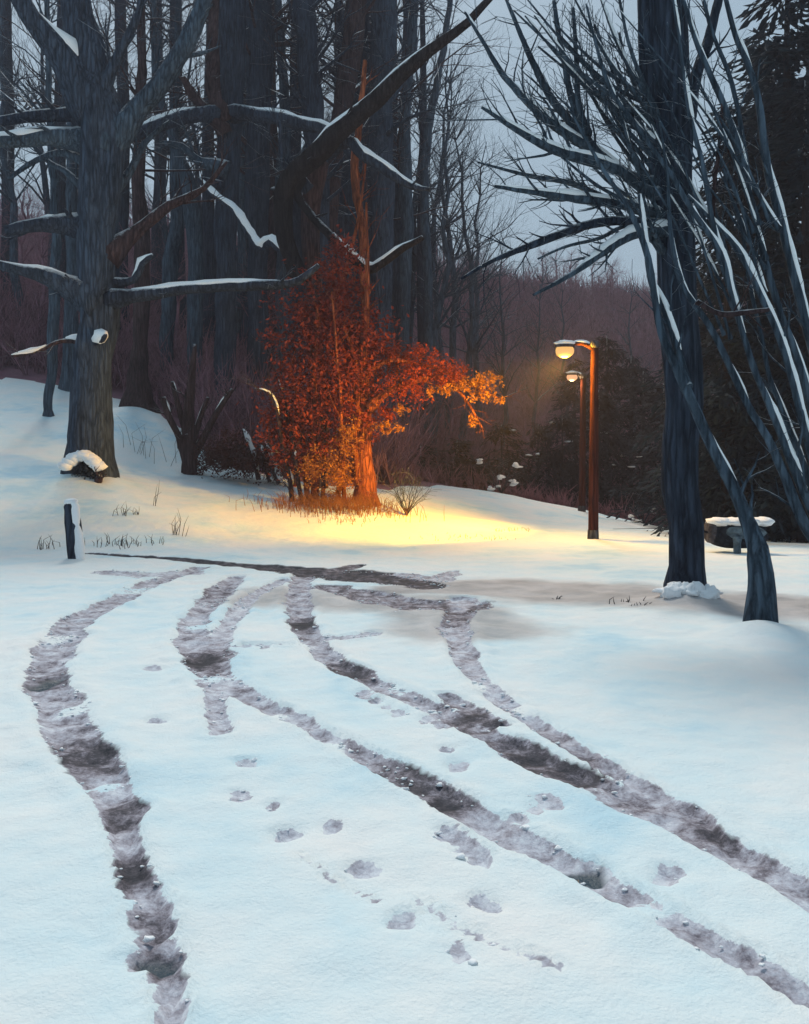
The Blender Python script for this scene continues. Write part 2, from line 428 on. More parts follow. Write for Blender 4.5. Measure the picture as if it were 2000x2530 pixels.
DARK = [(100, 1440, .16, .5), (185, 1585, .22, .6), (436, 1388, .24, .75), (265, 1850, .14, .7), (325, 1990, .14, .4), (640, 1315, .2, .9), (745, 1412, .2, .6), (1000, 1522, .2, .4), (1120, 1588, .22, .35),
        (860, 1635, .2, .45), (935, 1690, .14, .6), (1500, 1745, .16, .3), (1200, 1620, .25, .4), (960, 1300, .3, .4), (440, 1250, .4, .3), (265, 1710, .12, .45)]
PUDDLES = [(100, 1438, .09, .20), (332, 2022, .075, .045), (1240, 1830, .11, .08)]
COVER = [(225, 1655, .10), (150, 1500, .12), (280, 1905, .05), (300, 1955, .05), (350, 1980, .05), (450, 1435, .14), (590, 1510, .10), (700, 1575, .08), (1160, 1830, .09), (1370, 1915, .07), (640, 1365, .12), (840, 1455, .1), (990, 1450, .2), (1100, 1500, .1), (1260, 1665, .1), (120, 1345, .2), (290, 1245, .3), (420, 1320, .16), (920, 1500, .07)]
MARKS = [(575, 1692), (600, 1752), (612, 1748), (700, 1736), (520, 1605), (508, 1675), (1130, 1702), (1160, 1686), (1100, 1722), (945, 1746), (972, 1760), (992, 1782), (1018, 1797), (1402, 1846),
         (905, 1520), (935, 1530), (946, 1580), (968, 1612), (1020, 1890), (850, 1940), (970, 2012), (776, 1826), (330, 1520), (520, 1360), (770, 1466), (795, 1478), (815, 1490), (840, 1505), (320, 1410), (560, 1365), (1420, 1830)]

def seg_dist(X, Y, pl, hw):
    """distance to a polyline divided by its half width (float or one per vertex)"""
    hw = np.full(len(pl), hw) if np.isscalar(hw) else np.array(hw)
    best = np.full(X.shape, 99.0)
    for i in range(len(pl) - 1):
        a, b = pl[i], pl[i + 1]; d = b - a; L2 = (d ** 2).sum()
        t = np.clip(((X - a[0]) * d[0] + (Y - a[1]) * d[1]) / L2, 0, 1)
        r = np.hypot(X - a[0] - t * d[0], Y - a[1] - t * d[1]) / (hw[i] * (1 - t) + hw[i + 1] * t)
        best = np.minimum(best, r)
    return best

def chaikin(p, n=2):
    for _ in range(n):
        q = [p[0]]
        for a, b in zip(p[:-1], p[1:]): q += [a * .75 + b * .25, a * .25 + b * .75]
        q.append(p[-1]); p = np.array(q)
    return p

def axis(parts):
    o = []
    for a, b, s in parts: o += list(np.arange(a, b, s))
    return np.array(o)
xs_in = np.arange(-9.6, 9.6, 0.042)
g = [9.6]
while g[-1] < 320: g.append(g[-1] + max(0.12, (g[-1] - 9.6) * 0.09 + 0.12))
xs = np.concatenate([-np.array(g[::-1]), xs_in, np.array(g)])
ys = list(np.arange(-60, 1.5, 2.5)) + list(np.arange(1.5, 18, 0.036)) + list(np.arange(18, 36, 0.12))
while ys[-1] < 400: ys.append(ys[-1] + max(0.3, (ys[-1] - 36) * 0.05))
ys = np.array(ys)
GX, GY = np.meshgrid(xs, ys)
GZ = height(GX, GY)
sel = (np.abs(GX) < 11) & (GY > 1.4) & (GY < 20)
X, Y = GX[sel], GY[sel]
wob = 1 + 0.55 * fbm(X * 3.2, Y * 3.2, 21, 4)
rut = np.zeros(X.shape); dark = np.zeros(X.shape); berm = np.zeros(X.shape); pud = np.zeros(X.shape)
for pl, hw, st, dk in TRACKS:
    _r = road(pl)
    hw = [h * 1.22 for h in hw] if isinstance(hw, list) else hw
    if isinstance(hw, list): _rh = np.column_stack([_r, hw]); _rh = chaikin(_rh); _r, hw = _rh[:, :2], _rh[:, 2]
    else: _r = chaikin(_r)
    d = seg_dist(X, Y, _r, hw) * wob
    k = smooth(1.25, 0.55, d) * st
    dark = np.where(k > rut, dk, dark); rut = np.maximum(rut, k)
    berm = np.maximum(berm, np.exp(-((d - 1.5) / 0.4) ** 2) * st)
for pl, hw, st, dk in LINES:
    d = seg_dist(X, Y, road(pl), hw) * wob
    k = smooth(1.2, 0.6, d) * st
    dark = np.where(k > rut, dk, dark); rut = np.maximum(rut, k)
for px, py, r, a in DARK:
    x, y = ground_at(px * S, py * S); d = np.hypot((X - x), (Y - y) * .6) / r
    dark = dark + a * np.exp(-d ** 2); rut = np.maximum(rut, 0.9 * smooth(1.1, .5, d * wob) * (1 if px in (436, 1000) else smooth(.15, .6, rut)))
for px, py, rx, ry in PUDDLES:
    x, y = ground_at(px * S, py * S); d = np.hypot((X - x) / rx, (Y - y) / ry) * (1 + .8 * fbm(X * 7, Y * 7, 5, 3))
    pud = np.maximum(pud, smooth(1.1, .9, d)); rut = np.maximum(rut, smooth(1.5, .9, d))
for i, (px, py) in enumerate(MARKS):
    x, y = ground_at(px * S, py * S); y_ = y * 0.0 + 1
    r = 0.045 + 0.02 * ((i * 37) % 10) / 10
    d = np.hypot((X - x) / r, (Y - y) / (r * 1.5)) * (1 + .7 * fbm(X * 11, Y * 11, i, 2))
    k = smooth(1.3, .6, d) * 0.85
    dark = np.where(k > rut, .22, dark); rut = np.maximum(rut, k)
for px, py, r in COVER:                                 # wind-blown snow lying over a track
    x, y = ground_at(px * S, py * S); d = np.hypot(X - x, (Y - y) * .8) / r * (1 + .6 * fbm(X * 6, Y * 6, 61, 3))
    rut = rut * (1 - .62 * smooth(1.2, .6, d)); dark = dark - .25 * smooth(1.2, .6, d)
rut = rut * (1 - .4 * smooth(.22, .6, fbm(X * 2.6, Y * 1.3, 88, 3)))
dz = -0.036 * rut - 0.012 * pud + 0.022 * berm * (1 - rut) + 0.035 * rut * fbm(X * 8, Y * 8, 77, 4)
lump = fbm(X * 4.5, Y * 4.5, 31, 4)
dz = dz + 0.016 * lump * (1 - rut)
GZ[sel] += dz
def full(v):
    o = np.zeros(GX.shape); o[sel] = v; return o
A_rut, A_dark, A_pud = full(rut), full(np.clip(dark, 0, 1.3)), full(pud)
tanpl = road([(850, 1246), (960, 1240), (1100, 1243), (1250, 1254), (1400, 1266), (1560, 1276), (1720, 1282)])
tan = smooth(1.2, .55, seg_dist(X, Y, tanpl, [.6, .9, 1.25, 1.25, 1.15, 1.1, 1.1]) * (1 + .5 * fbm(X * .9, Y * .9, 13, 4)))
tan = np.maximum(tan, .85 * smooth(1.2, .5, seg_dist(X, Y, road([(600, 1262), (760, 1270), (900, 1275), (985, 1330)]), .9) * (1 + .6 * fbm(X * 1.1, Y * 1.1, 14, 4))))
A_tan = full(tan)

CHUNK = []
_ix = np.nonzero((rut > .12) & (rut < .75) & (Y < 14) & (np.abs(X) < 8))[0]
_rg = np.random.RandomState(4); _ix = _rg.choice(_ix, 1500, replace=False)
_zs = GZ[sel]
for i_ in _ix: CHUNK.append((X[i_] + _rg.uniform(-.03, .03), Y[i_] + _rg.uniform(-.03, .03), _zs[i_], np.minimum(_rg.gamma(2.0, .0026), .014) + .003))
NX, NY = len(xs), len(ys)
def edge_y(x):                                          # where the clean snow gives way to the wood floor
    return np.interp(x, [-40, -16, -10, -7.5, -6.2, -3.5, -2.4, -0.5, 1.2, 3, 8, 12, 40], [36, 35, 34.5, 31, 29, 28.2, 28, 29, 33, 34, 33.5, 31.5, 33])
cx = 0.25 * (GX[:-1, :-1] + GX[1:, :-1] + GX[:-1, 1:] + GX[1:, 1:]); cy = 0.25 * (GY[:-1, :-1] + GY[1:, :-1] + GY[:-1, 1:] + GY[1:, 1:])
is_hill = cy > edge_y(cx) + 0.8 * fbm(cx * .8, cy * .8, 41, 3)
# the road: the drive with its tracks, and the crossing road
lft = np.interp(cy, [0, 2.7, 4.5, 7, 9.5, 12.5, 13.2, 14.2, 14.21], [-1.6, -1.35, -2.3, -3.2, -4.0, -4.6, -12, -12, 0])
rgt = np.interp(cy, [0, 2.7, 4.5, 7, 9.3, 9.9, 10.0, 13.8, 13.81], [4, 2.6, 2.4, 1.5, 0.5, .4, 11, 11, 0])
is_road = (cy > 0) & (cy < 14.2) & (cx > lft) & (cx < rgt) & ~is_hill

def sheet(name, mask, m):
    fi, fj = np.nonzero(mask)
    a = fi * NX + fj
    quads = np.stack([a, a + 1, a + 1 + NX, a + NX], 1)
    used, inv = np.unique(quads, return_inverse=True); inv = inv.reshape(quads.shape)
    co = np.stack([GX.ravel()[used], GY.ravel()[used], GZ.ravel()[used]], 1)
    me = bpy.data.meshes.new(name)
    me.vertices.add(len(used)); me.vertices.foreach_set('co', co.ravel().astype(np.float32))
    me.loops.add(inv.size); me.loops.foreach_set('vertex_index', inv.ravel().astype(np.int32))
    me.polygons.add(len(quads)); me.polygons.foreach_set('loop_start', np.arange(0, inv.size, 4, dtype=np.int32))
    me.update(calc_edges=True); me.validate()
    me.polygons.foreach_set('use_smooth', np.ones(len(quads), bool))
    for nm, arr in (('rut', A_rut), ('dark', A_dark), ('tan', A_tan), ('puddle', A_pud)):
        at2 = me.attributes.new(nm, 'FLOAT', 'POINT'); at2.data.foreach_set('value', arr.ravel()[used].astype(np.float32))
    me.materials.append(m)
    o = bpy.data.objects.new(name, me); col.objects.link(o); o['kind'] = 'structure'
    return o
sheet('snow_ground', ~is_hill & ~is_road, M['ground'])
sheet('road', is_road, M['ground'])
sheet('hill', is_hill, M['litter'])

# ------------------------------------------------------------------ tree building
def px_r(w, Y): return w * 0.5 / F * Y
def limb(root, pts, Y0, Y1, m, name='branch', snow=0.0, thr=-0.25, sa=0.0, sb=1.0, n=9, rough=0.22, foot=False, twig=0, trnd=None, tl=0.9, label=None, tsn=0.0, tdepth=1, flare=.34):
    k = len(pts)
    P = [at(p[0], p[1], Y0 + (Y1 - Y0) * i / (k - 1)) for i, p in enumerate(pts)]
    Rr = [px_r(p[2], P[i].y) for i, p in enumerate(pts)]
    if foot:
        g0 = tz(P[0].x, P[0].y)
        if P[0].z > g0 + 0.3:
            P.insert(0, Vector((P[0].x, P[0].y, g0 - 0.3))); Rr.insert(0, Rr[0] * 1.15)
        else:
            P.insert(0, P[0] + Vector((0, 0, -0.4))); Rr.insert(0, Rr[0])
    step = max(0.06, min(max(Rr) * 1.2, 0.4))
    P, Rr = spline(P, Rr, step)
    if foot:
        r0 = max(Rr[:4])
        for i in range(len(P)): Rr[i] *= 1 + flare * math.exp(-max(P[i].z - g0, 0) / (r0 * .75))
    elif name == 'branch':                              # swollen collar where the limb leaves the wood
        r0 = Rr[0]; dd = 0
        for i in range(len(P)):
            if i: dd += (P[i] - P[i - 1]).length
            Rr[i] *= 1 + .55 * math.exp(-max(dd - 1.6 * r0, 0) / (1.6 * r0))
    if rough:
        s_ = R.random() * 40
        for i in range(1, len(P)):
            P[i] = P[i] + Vector((mnoise.noise(P[i] * 0.9 + Vector((s_, 0, 0))), 0.6 * mnoise.noise(P[i] * 0.9 + Vector((0, s_, 0))), mnoise.noise(P[i] * 0.9 + Vector((0, 0, s_))))) * min(Rr[i], .12) * 0.8
    mb = MB(); mb.tube(P, Rr, n, rough, R.random() * 50)
    if twig:
        rn = trnd or R
        for q in range(twig):
            i = rn.randrange(len(P) // 5, len(P) - 1)
            t = (P[i + 1] - P[i]).normalized()
            side = t.cross(Vector((rn.uniform(-1, 1), rn.uniform(-1, 1), rn.uniform(-1, 1)))).normalized()
            grow(mb, P[i], t * 0.75 + side * 0.6 + Vector((0, 0, .15)), tl * rn.uniform(.5, 1.2), max(Rr[i] * .4, .006), tdepth, rn, .1, .6, 3, 4)
    o = mb.build(name, m, root)
    if label: o['label'] = label
    if snow:
        L_ = []
        def each(): L_.append(MB()); return L_[-1]
        lay_snow(None, P, Rr, snow, R.random() * 90, thr, sa, sb, each)
        for b_ in L_: b_.build('snow', M['snow'], o)
    return o, P, Rr

def base_of(px, py, Y): return at(px, py, Y)

# --- the great tree on the left bank
T = thing('bare_tree', 'huge slate grey tree with stout snowy boughs on the left bank', 'tree', at(222, 1185, 24))
bn, bd, bb, bl = M['bark_navy'], M['bark_dark'], M['bark_brown'], M['bark_slate']
limb(T, [(222, 1175, 122), (224, 1080, 104), (228, 950, 94), (240, 800, 86), (246, 650, 92), (250, 500, 96), (252, 380, 106), (246, 280, 104), (226, 190, 86), (204, 80, 74), (180, -80, 60)], 24, 24, bn, 'trunk', n=28, rough=0.34, foot=True, flare=.1)
limb(T, [(240, 300, 70), (190, 210, 66), (140, 130, 60), (70, 40, 50), (20, -60, 40)], 24, 23, bn, snow=.75, thr=-.6, sa=.15, sb=.8, n=12)
limb(T, [(262, 380, 60), (320, 290, 52), (390, 210, 48), (455, 110, 44), (520, -40, 36)], 24, 24.6, bl, n=12, twig=5, tl=1.3)
limb(T, [(236, 262, 40), (275, 170, 28), (330, 60, 20), (360, -40, 14)], 24, 23.6, bn, snow=.5, thr=0, twig=5, tl=1.2)
limb(T, [(235, 285, 34), (150, 286, 32), (70, 290, 28), (-40, 300, 22)], 24, 23.3, bd, twig=5, tl=1.0)
limb(T, [(235, 352, 44), (150, 346, 40), (60, 345, 34), (-60, 352, 28)], 24, 22.8, bl, snow=.8, thr=-.9, sa=.18, twig=4, tl=1.)
limb(T, [(235, 420, 26), (160, 380, 18), (90, 395, 14), (20, 440, 10)], 24, 24.5, bl, twig=8, tl=1.2)
limb(T, [(240, 500, 24), (170, 430, 16), (120, 400, 12), (60, 330, 8)], 24, 24.8, bl, twig=8, tl=1.2)
limb(T, [(240, 566, 50), (160, 556, 40), (95, 556, 34), (10, 575, 26)], 24, 23.2, bd, snow=.55, thr=-.9, sa=.2, sb=.8, twig=3)
limb(T, [(240, 745, 70), (180, 715, 44), (120, 692, 36), (60, 672, 26), (-40, 640, 20)], 24, 23, bn, snow=.55, thr=-.8, sa=.22, twig=3)
limb(T, [(225, 850, 18), (150, 845, 11), (95, 868, 9), (30, 880, 7)], 24, 23, bb, snow=1.5, thr=-.3, twig=3, tl=.7)
limb(T, [(262, 640, 50), (330, 575, 32), (420, 505, 24), (500, 470, 14), (560, 400, 9)], 24, 25, bb, snow=.35, thr=.0, twig=9, tl=1.3)
limb(T, [(262, 742, 44), (330, 728, 30), (420, 718, 26), (540, 708, 24), (650, 706, 24), (740, 692, 20), (790, 655, 12)], 24, 23.2, bd, snow=.75, thr=-.75, sa=.08, sb=.8, twig=4, tl=.8)
limb(T, [(262, 480, 30), (320, 420, 20), (360, 350, 14), (420, 300, 8)], 24, 25, bl, twig=9, tl=1.2)
limb(T, [(255, 700, 26), (330, 690, 18), (352, 650, 16), (378, 632, 12)], 24, 23.6, bd, snow=1.3, thr=-.9, sa=.5)
limb(T, [(232, 850, 14), (256, 838, 14), (262, 828, 10)], 23.7, 23.2, bd, 'branch_stub', snow=2.2, thr=-.95)
# --- the tall trunk left of centre with arching boughs
T = thing('bare_tree', 'tall straight dark trunk behind the arching snowy boughs, left of centre', 'tree', Vector((at(560, 1100, 33).x, 33, tz(at(560, 1100, 33).x, 33))))
limb(T, [(556, 1010, 52), (560, 800, 50), (562, 600, 54), (566, 400, 60), (570, 250, 64), (574, 90, 74), (578, -120, 66)], 33, 33, bd, 'trunk', n=14, foot=True)
limb(T, [(560, 285, 34), (520, 280, 34), (460, 290, 34), (390, 312, 34), (310, 342, 28), (270, 380, 14)], 32.6, 30.5, bd, snow=.6, thr=-.95, sa=.08, sb=.93, twig=6, tl=1.2)
limb(T, [(575, 282, 30), (620, 280, 30), (700, 292, 32), (770, 308, 30), (830, 340, 22), (870, 390, 10)], 32.6, 30.5, bd, snow=.6, thr=-.95, sa=.1, sb=.9, twig=6, tl=1.0)
limb(T, [(555, 330, 26), (510, 270, 26), (475, 230, 24), (452, 190, 14)], 32.5, 31.4, M['bark_brown'], twig=3)
limb(T, [(560, 300, 30), (528, 220, 34), (526, 130, 34), (530, 60, 26), (530, -60, 20)], 32.5, 31, M['bark_brown'], twig=3)
limb(T, [(550, 460, 16), (495, 445, 12), (530, 480, 12), (580, 520, 14), (610, 570, 14), (640, 615, 18), (672, 602, 22), (700, 622, 18), (735, 640, 10)], 32.4, 29.5, bd, snow=1.2, thr=-.95, sa=.12)
limb(T, [(565, 420, 30), (500, 400, 22), (450, 360, 14), (400, 350, 8)], 32.5, 32, bl, twig=9, tl=1.6)
# --- the brown tree over the bush, with its leaning bough
T = thing('bare_tree', 'reddish brown tree above the glowing bush with a long leaning snowy bough', 'tree', Vector((at(790, 1190, 27).x, 27, tz(at(790, 1190, 27).x, 27))))
limb(T, [(785, 1180, 40), (784, 1000, 36), (778, 800, 40), (772, 640, 44), (772, 500, 48), (790, 400, 54)], 27, 27, bb, 'trunk', n=14, foot=True)
limb(T, [(740, 700, 30), (700, 560, 46), (715, 450, 50), (800, 362, 54), (900, 272, 44), (990, 192, 38), (1095, 100, 26), (1230, -20, 14)], 26.6, 24.5, M['bark_black'], snow=.42, thr=-.35, sa=.3, sb=.85, n=12, twig=5, tl=1.0)
limb(T, [(800, 375, 34), (860, 352, 28), (905, 388, 28), (960, 432, 26), (1020, 462, 18), (1062, 466, 8)], 26.4, 24.6, bd, snow=.6, thr=-.9, sa=.15, twig=4, tl=.8)
limb(T, [(740, 440, 26), (735, 480, 22), (775, 540, 20), (820, 585, 22), (870, 640, 22), (912, 668, 24), (955, 645, 18), (1000, 612, 18), (1046, 585, 12)], 26.4, 24.4, M['bark_black'], snow=.75, thr=-.9, sa=.38, sb=.98, twig=4, tl=.6)
limb(T, [(765, 470, 20), (740, 420, 14), (700, 405, 12), (690, 300, 8)], 26.6, 26, bd, twig=8, tl=1.4)
limb(T, [(780, 800, 16), (830, 720, 13), (862, 640, 10), (890, 520, 7), (905, 400, 5)], 26.8, 26.4, M['bark_red'], twig=6, tl=1.0)
limb(T, [(900, 1000, 10), (902, 850, 14), (898, 700, 14), (892, 560, 18), (880, 430, 22), (890, 300, 16), (900, 150, 10)], 26.0, 27.5, M['bark_red'], 'branch', twig=6, tl=1.0)
# --- the other trunks of the left wood, each traced: (px points), depth, bark, label
WOOD = [
    ([(640, 980, 46), (640, 700, 52), (638, 500, 60), (640, 300, 62), (642, 80, 70), (642, -140, 60)], 36, bd, 'dark trunk just right of the tall straight one, behind the arching bough'),
    ([(700, 950, 40), (702, 700, 40), (700, 450, 36), (706, 280, 26), (690, 60, 20), (684, -120, 16)], 38, bl, 'slim slate trunk with snow-lined fork between two dark trunks'),
    ([(800, 900, 50), (790, 600, 54), (786, 420, 54), (772, 260, 56), (756, 90, 54), (745, -130, 46)], 35, bd, 'dark trunk leaning slightly left behind the crossing boughs'),
    ([(815, 900, 36), (818, 500, 40), (840, 300, 46), (868, 120, 52), (890, -120, 50)], 37, bb, 'brown trunk leaning right beside the dark leaning one'),
    ([(880, 820, 54), (876, 500, 62), (880, 300, 60), (884, 90, 58), (890, -120, 50)], 40, bd, 'broad navy trunk right of the brown one, top of the wood'),
    ([(945, 800, 50), (946, 500, 56), (940, 300, 64), (948, 90, 62), (960, -120, 52)], 39, M['bark_navy'], 'broad dark trunk beside the pale gap of sky above the leaning bough'),
    ([(1000, 780, 28), (1005, 500, 34), (1000, 300, 30), (1018, 90, 24), (1030, -120, 20)], 42, bl, 'narrow slate trunk at the right edge of the dense wood'),
    ([(1060, 760, 22), (1050, 520, 24), (1056, 350, 22), (1085, 180, 18), (1110, 20, 14)], 44, bl, 'thin curved trunk at the edge of the wood, under the leaning bough tip'),
    ([(480, 1000, 34), (482, 800, 36), (484, 620, 44), (470, 480, 40), (440, 380, 24), (400, 250, 18), (380, 80, 14)], 36, bl, 'slate trunk with a bent top in front of the purple wood, left half'),
    ([(410, 980, 30), (415, 800, 34), (424, 650, 40), (440, 520, 34), (432, 300, 22), (440, 60, 16)], 37, bl, 'slender slate trunk between the great tree and the bent one'),
    ([(345, 990, 66), (346, 930, 50), (345, 850, 38), (350, 750, 40), (352, 620, 40), (340, 450, 32), (350, 250, 26), (350, 50, 20)], 33, M['bark_brown'], 'red brown trunk with flared foot in snow just right of the great tree'),
    ([(118, 1040, 20), (126, 900, 24), (134, 740, 28), (140, 600, 24), (130, 400, 18), (120, 150, 14)], 30, bl, 'thin slate trunk left of the great tree near its foot'),
    ([(168, 970, 40), (172, 880, 40), (176, 800, 34), (180, 600, 30), (175, 300, 22), (160, 60, 16)], 35, bl, 'blue grey trunk half hidden behind the left side of the great tree'),
    ([(558, 880, 34), (600, 700, 34), (604, 560, 36), (606, 400, 34), (612, 100, 28)], 41, bl, 'grey blue trunk fading into purple woods right of the tall straight trunk'),
    ([(680, 900, 40), (676, 700, 40), (672, 520, 40), (668, 300, 30)], 40, bb, 'brown trunk in shade behind the zigzag snowy branch'),
    ([(990, 900, 30), (986, 700, 36), (984, 560, 34), (990, 420, 26), (1000, 250, 20)], 43, M['bark_navy'], 'dusky trunk above the arching red branch'),
]
for i, (pts, Yd, bm_, lab) in enumerate(WOOD):
    p0 = at(pts[0][0], pts[0][1], Yd)
    T = thing('bare_tree', lab, 'tree', Vector((p0.x, Yd, tz(p0.x, Yd))), 'traced trunks of the wood')
    pts = pts + [(pts[-1][0] + (pts[-1][0] - pts[-2][0]) * .6, min(-420, pts[-1][1] - 300), pts[-1][2] * .5), (pts[-1][0] + 10, -640, 6)]
    o, P, Q = limb(T, pts, Yd, Yd, bm_, 'trunk', n=12, foot=True)
    rn = random.Random(100 + i)
    tw = MB(); sn_ = []
    def piece(): sn_.append(MB()); return sn_[-1]
    for q in range(34):
        j = rn.randrange(int(len(P) * .35), len(P) - 2)
        a_ = rn.uniform(0, 6.28)
        grow(tw, P[j], Vector((math.cos(a_), math.sin(a_), rn.uniform(.15, .9))), rn.uniform(1.5, 5.0), max(Q[j] * rn.uniform(.12, .28), .03), 2, rn, .12, .6, 4, 5, (piece, .05))
    tb = tw.build('crown', bm_ if i % 3 else M['bark_brown'], T)
    for b_ in sn_: b_.build('snow', M['snow'], tb)

# --- the tree by the road on the right
T = thing('bare_tree', 'big dark trunk with snow heaped at its foot, right of the lamp posts', 'tree', at(1692, 1478, 11.1))
limb(T, [(1694, 1478, 88), (1692, 1400, 84), (1688, 1200, 84), (1682, 1000, 88), (1676, 800, 94), (1668, 600, 98), (1656, 420, 104), (1646, 250, 112), (1636, 90, 116), (1625, -150, 110)], 11.1, 11.1, bd, 'trunk', n=26, rough=.22, foot=True)
FR = random.Random(5)
ts = M['twig_slate']
def rb(pts, y0=11.0, y1=10.4, snow=0.0, m=None, **k):
    pts = [(a, b, c * 1.25) for a, b, c in pts]
    return limb(T, pts, y0, y1, m or ts, snow=snow, trnd=FR, n=7, **k)
rb([(1650, 530, 22), (1581, 514, 20), (1528, 503, 20), (1460, 496, 20), (1387, 485, 17), (1300, 470, 11), (1223, 459, 6)], snow=.75, thr=-.35, twig=10, tl=.7)
rb([(1660, 565, 24), (1621, 556, 24), (1528, 546, 20), (1443, 558, 18), (1340, 590, 16), (1223, 640, 10), (1140, 690, 5)], m=bd, twig=12, tl=.6)
rb([(1660, 572, 22), (1630, 566, 20), (1565, 577, 20), (1504, 612, 18), (1425, 664, 12), (1317, 728, 5)], 11, 10.2, snow=.8, thr=-.5, sb=.75, twig=9, tl=.5)
rb([(1640, 480, 20), (1588, 462, 20), (1528, 416, 22), (1462, 392, 24), (1401, 378, 20), (1340, 355, 18), (1256, 308, 11), (1190, 265, 6)], snow=.75, thr=-.6, sa=.2, twig=10, tl=.8)
rb([(1640, 455, 22), (1560, 430, 18), (1476, 378, 20), (1387, 322, 20), (1317, 261, 16), (1247, 186, 12), (1200, 111, 8), (1150, 30, 5)], 11, 11.6, snow=.6, thr=-.15, twig=10, tl=.8)
rb([(1500, 400, 18), (1443, 341, 18), (1364, 247, 16), (1325, 170, 14), (1289, 88, 10), (1250, 0, 6)], 11.1, 11.8, twig=8, tl=.8)
rb([(1490, 395, 16), (1448, 336, 16), (1424, 270, 14), (1406, 210, 13), (1383, 97, 10), (1370, 0, 7)], 11.1, 11.5, twig=6, tl=.6)
rb([(1450, 335, 14), (1429, 261, 13), (1424, 180, 11), (1420, 102, 8), (1416, 20, 6)], 11.1, 11.2, twig=5, tl=.5)
rb([(1600, 520, 18), (1546, 509, 12), (1420, 455, 12), (1330, 440, 10), (1270, 425, 7), (1180, 400, 4)], 11, 11.5, twig=10, tl=.6)
rb([(1620, 470, 16), (1550, 360, 9), (1490, 285, 7), (1440, 210, 6), (1330, 115, 4)], 11, 11.7, twig=6, tl=.6)
rb([(1630, 420, 16), (1580, 330, 9), (1540, 240, 8), (1500, 140, 7), (1470, 60, 5)], 11.1, 11.5, twig=8, tl=.6)
rb([(1620, 330, 14), (1590, 260, 8), (1550, 160, 7), (1530, 80, 5)], 11.1, 11.4, twig=8, tl=.6)
rb([(1640, 620, 14), (1560, 560, 9), (1480, 590, 8), (1400, 610, 6), (1330, 640, 4)], 11, 10.4, twig=9, tl=.5)
SR = random.Random(78)
for q in range(22):
    y0 = SR.uniform(260, 640); an = math.radians(SR.uniform(112, 158)); L = SR.uniform(260, 560) * (1.25 - y0 / 1000)
    x0 = 1640 + SR.uniform(-10, 20)
    rb([(x0, y0, SR.uniform(9, 14)), (x0 + math.cos(an) * L * .5, y0 - math.sin(an) * L * .5 + SR.uniform(-12, 12), 7), (x0 + math.cos(an - .1) * L, y0 - math.sin(an - .1) * L, 3)], 11.0, 11 + SR.uniform(-.9, .9), snow=.8 if q % 2 == 0 else 0, thr=-.1, twig=7, tl=.6)
rb([(1690, 300, 30), (1720, 180, 24), (1750, 90, 20), (1790, -60, 16)], 11.1, 11.6, m=bd, twig=4, tl=.7)

# --- the many-stemmed leaning tree at the right edge
T = thing('leaning_tree', 'leaning slate tree with a swollen dark foot and many thin stems, right edge', 'tree', at(1880, 1560, 9.0))
limb(T, [(1882, 1560, 66), (1885, 1470, 64), (1880, 1390, 58), (1868, 1335, 44), (1840, 1262, 34), (1808, 1191, 30), (1762, 1105, 27), (1715, 1000, 25), (1668, 897, 22), (1636, 826, 20), (1622, 760, 18), (1600, 640, 16), (1560, 530, 13), (1490, 420, 10), (1440, 330, 7), (1400, 250, 4)], 9, 9.6, bl, 'trunk', n=14, rough=.16, foot=True, snow=.55, thr=-.05, sa=.2, twig=10, tl=.5)
def gb(pts, y0, y1, snow=0.0, m=None, **k):
    k.setdefault('twig', 4); k.setdefault('tl', .5)
    pts = [(a, b, c * 0.98) for a, b, c in pts]
    return limb(T, pts, y0, y1, m or bl, snow=snow, trnd=FR, n=8, rough=.15, **k)
gb([(1700, 960, 22), (1675, 850, 20), (1640, 747, 18), (1612, 690, 16), (1598, 589, 14), (1580, 480, 11)], 9.3, 9.8, snow=.6, thr=.05)
# --- a second clump of slanting stems, rooted just outside the right edge
T = thing('leaning_tree', 'clump of slanting slate stems crossing in front of the pines, rooted beyond the right edge', 'tree', Vector((at(2110, 1480, 10).x, 10, 0)))
gb([(2100, 1480, 44), (2010, 1330, 30), (1960, 1235, 26), (1893, 1080, 20), (1855, 1015, 19), (1804, 901, 18), (1757, 812, 17), (1710, 747, 16), (1680, 690, 14), (1655, 560, 11), (1648, 434, 8), (1630, 300, 5)], 10, 10.2, snow=.6, thr=.0, foot=True)
gb([(2110, 1480, 40), (2020, 1280, 28), (1940, 1090, 20), (1880, 960, 17), (1855, 901, 17), (1827, 803, 15), (1804, 720, 14), (1790, 650, 14), (1766, 598, 14), (1715, 523, 14), (1659, 430, 13), (1607, 359, 12), (1556, 289, 12), (1518, 238, 11), (1490, 163, 9), (1471, 95, 7), (1450, 10, 5)], 10, 10.3, snow=.75, thr=-.2, foot=True, twig=9)
gb([(1785, 640, 15), (1762, 556, 14), (1748, 480, 13), (1733, 397, 13), (1705, 285, 12), (1688, 180, 10), (1677, 97, 9), (1660, -30, 6)], 10.2, 10.4, snow=.7, thr=-.2, twig=8)
gb([(2120, 1480, 40), (2050, 1180, 28), (1985, 930, 21), (1930, 780, 19), (1893, 664, 18), (1865, 528, 17), (1836, 388, 17), (1790, 266, 16), (1750, 170, 15), (1719, 93, 12), (1690, 0, 9)], 10.3, 10.6, snow=.5, thr=.0, foot=True, twig=9)
gb([(2130, 1480, 40), (2060, 1050, 28), (1985, 780, 24), (1932, 560, 22), (1897, 416, 21), (1870, 250, 18), (1842, 150, 16), (1818, 88, 14), (1790, -20, 10)], 10.4, 10.8, snow=.6, thr=-.1, foot=True, twig=9)
gb([(1850, 450, 15), (1832, 330, 13), (1800, 190, 12), (1762, 88, 10), (1740, 0, 7)], 10.5, 10.7, twig=7)
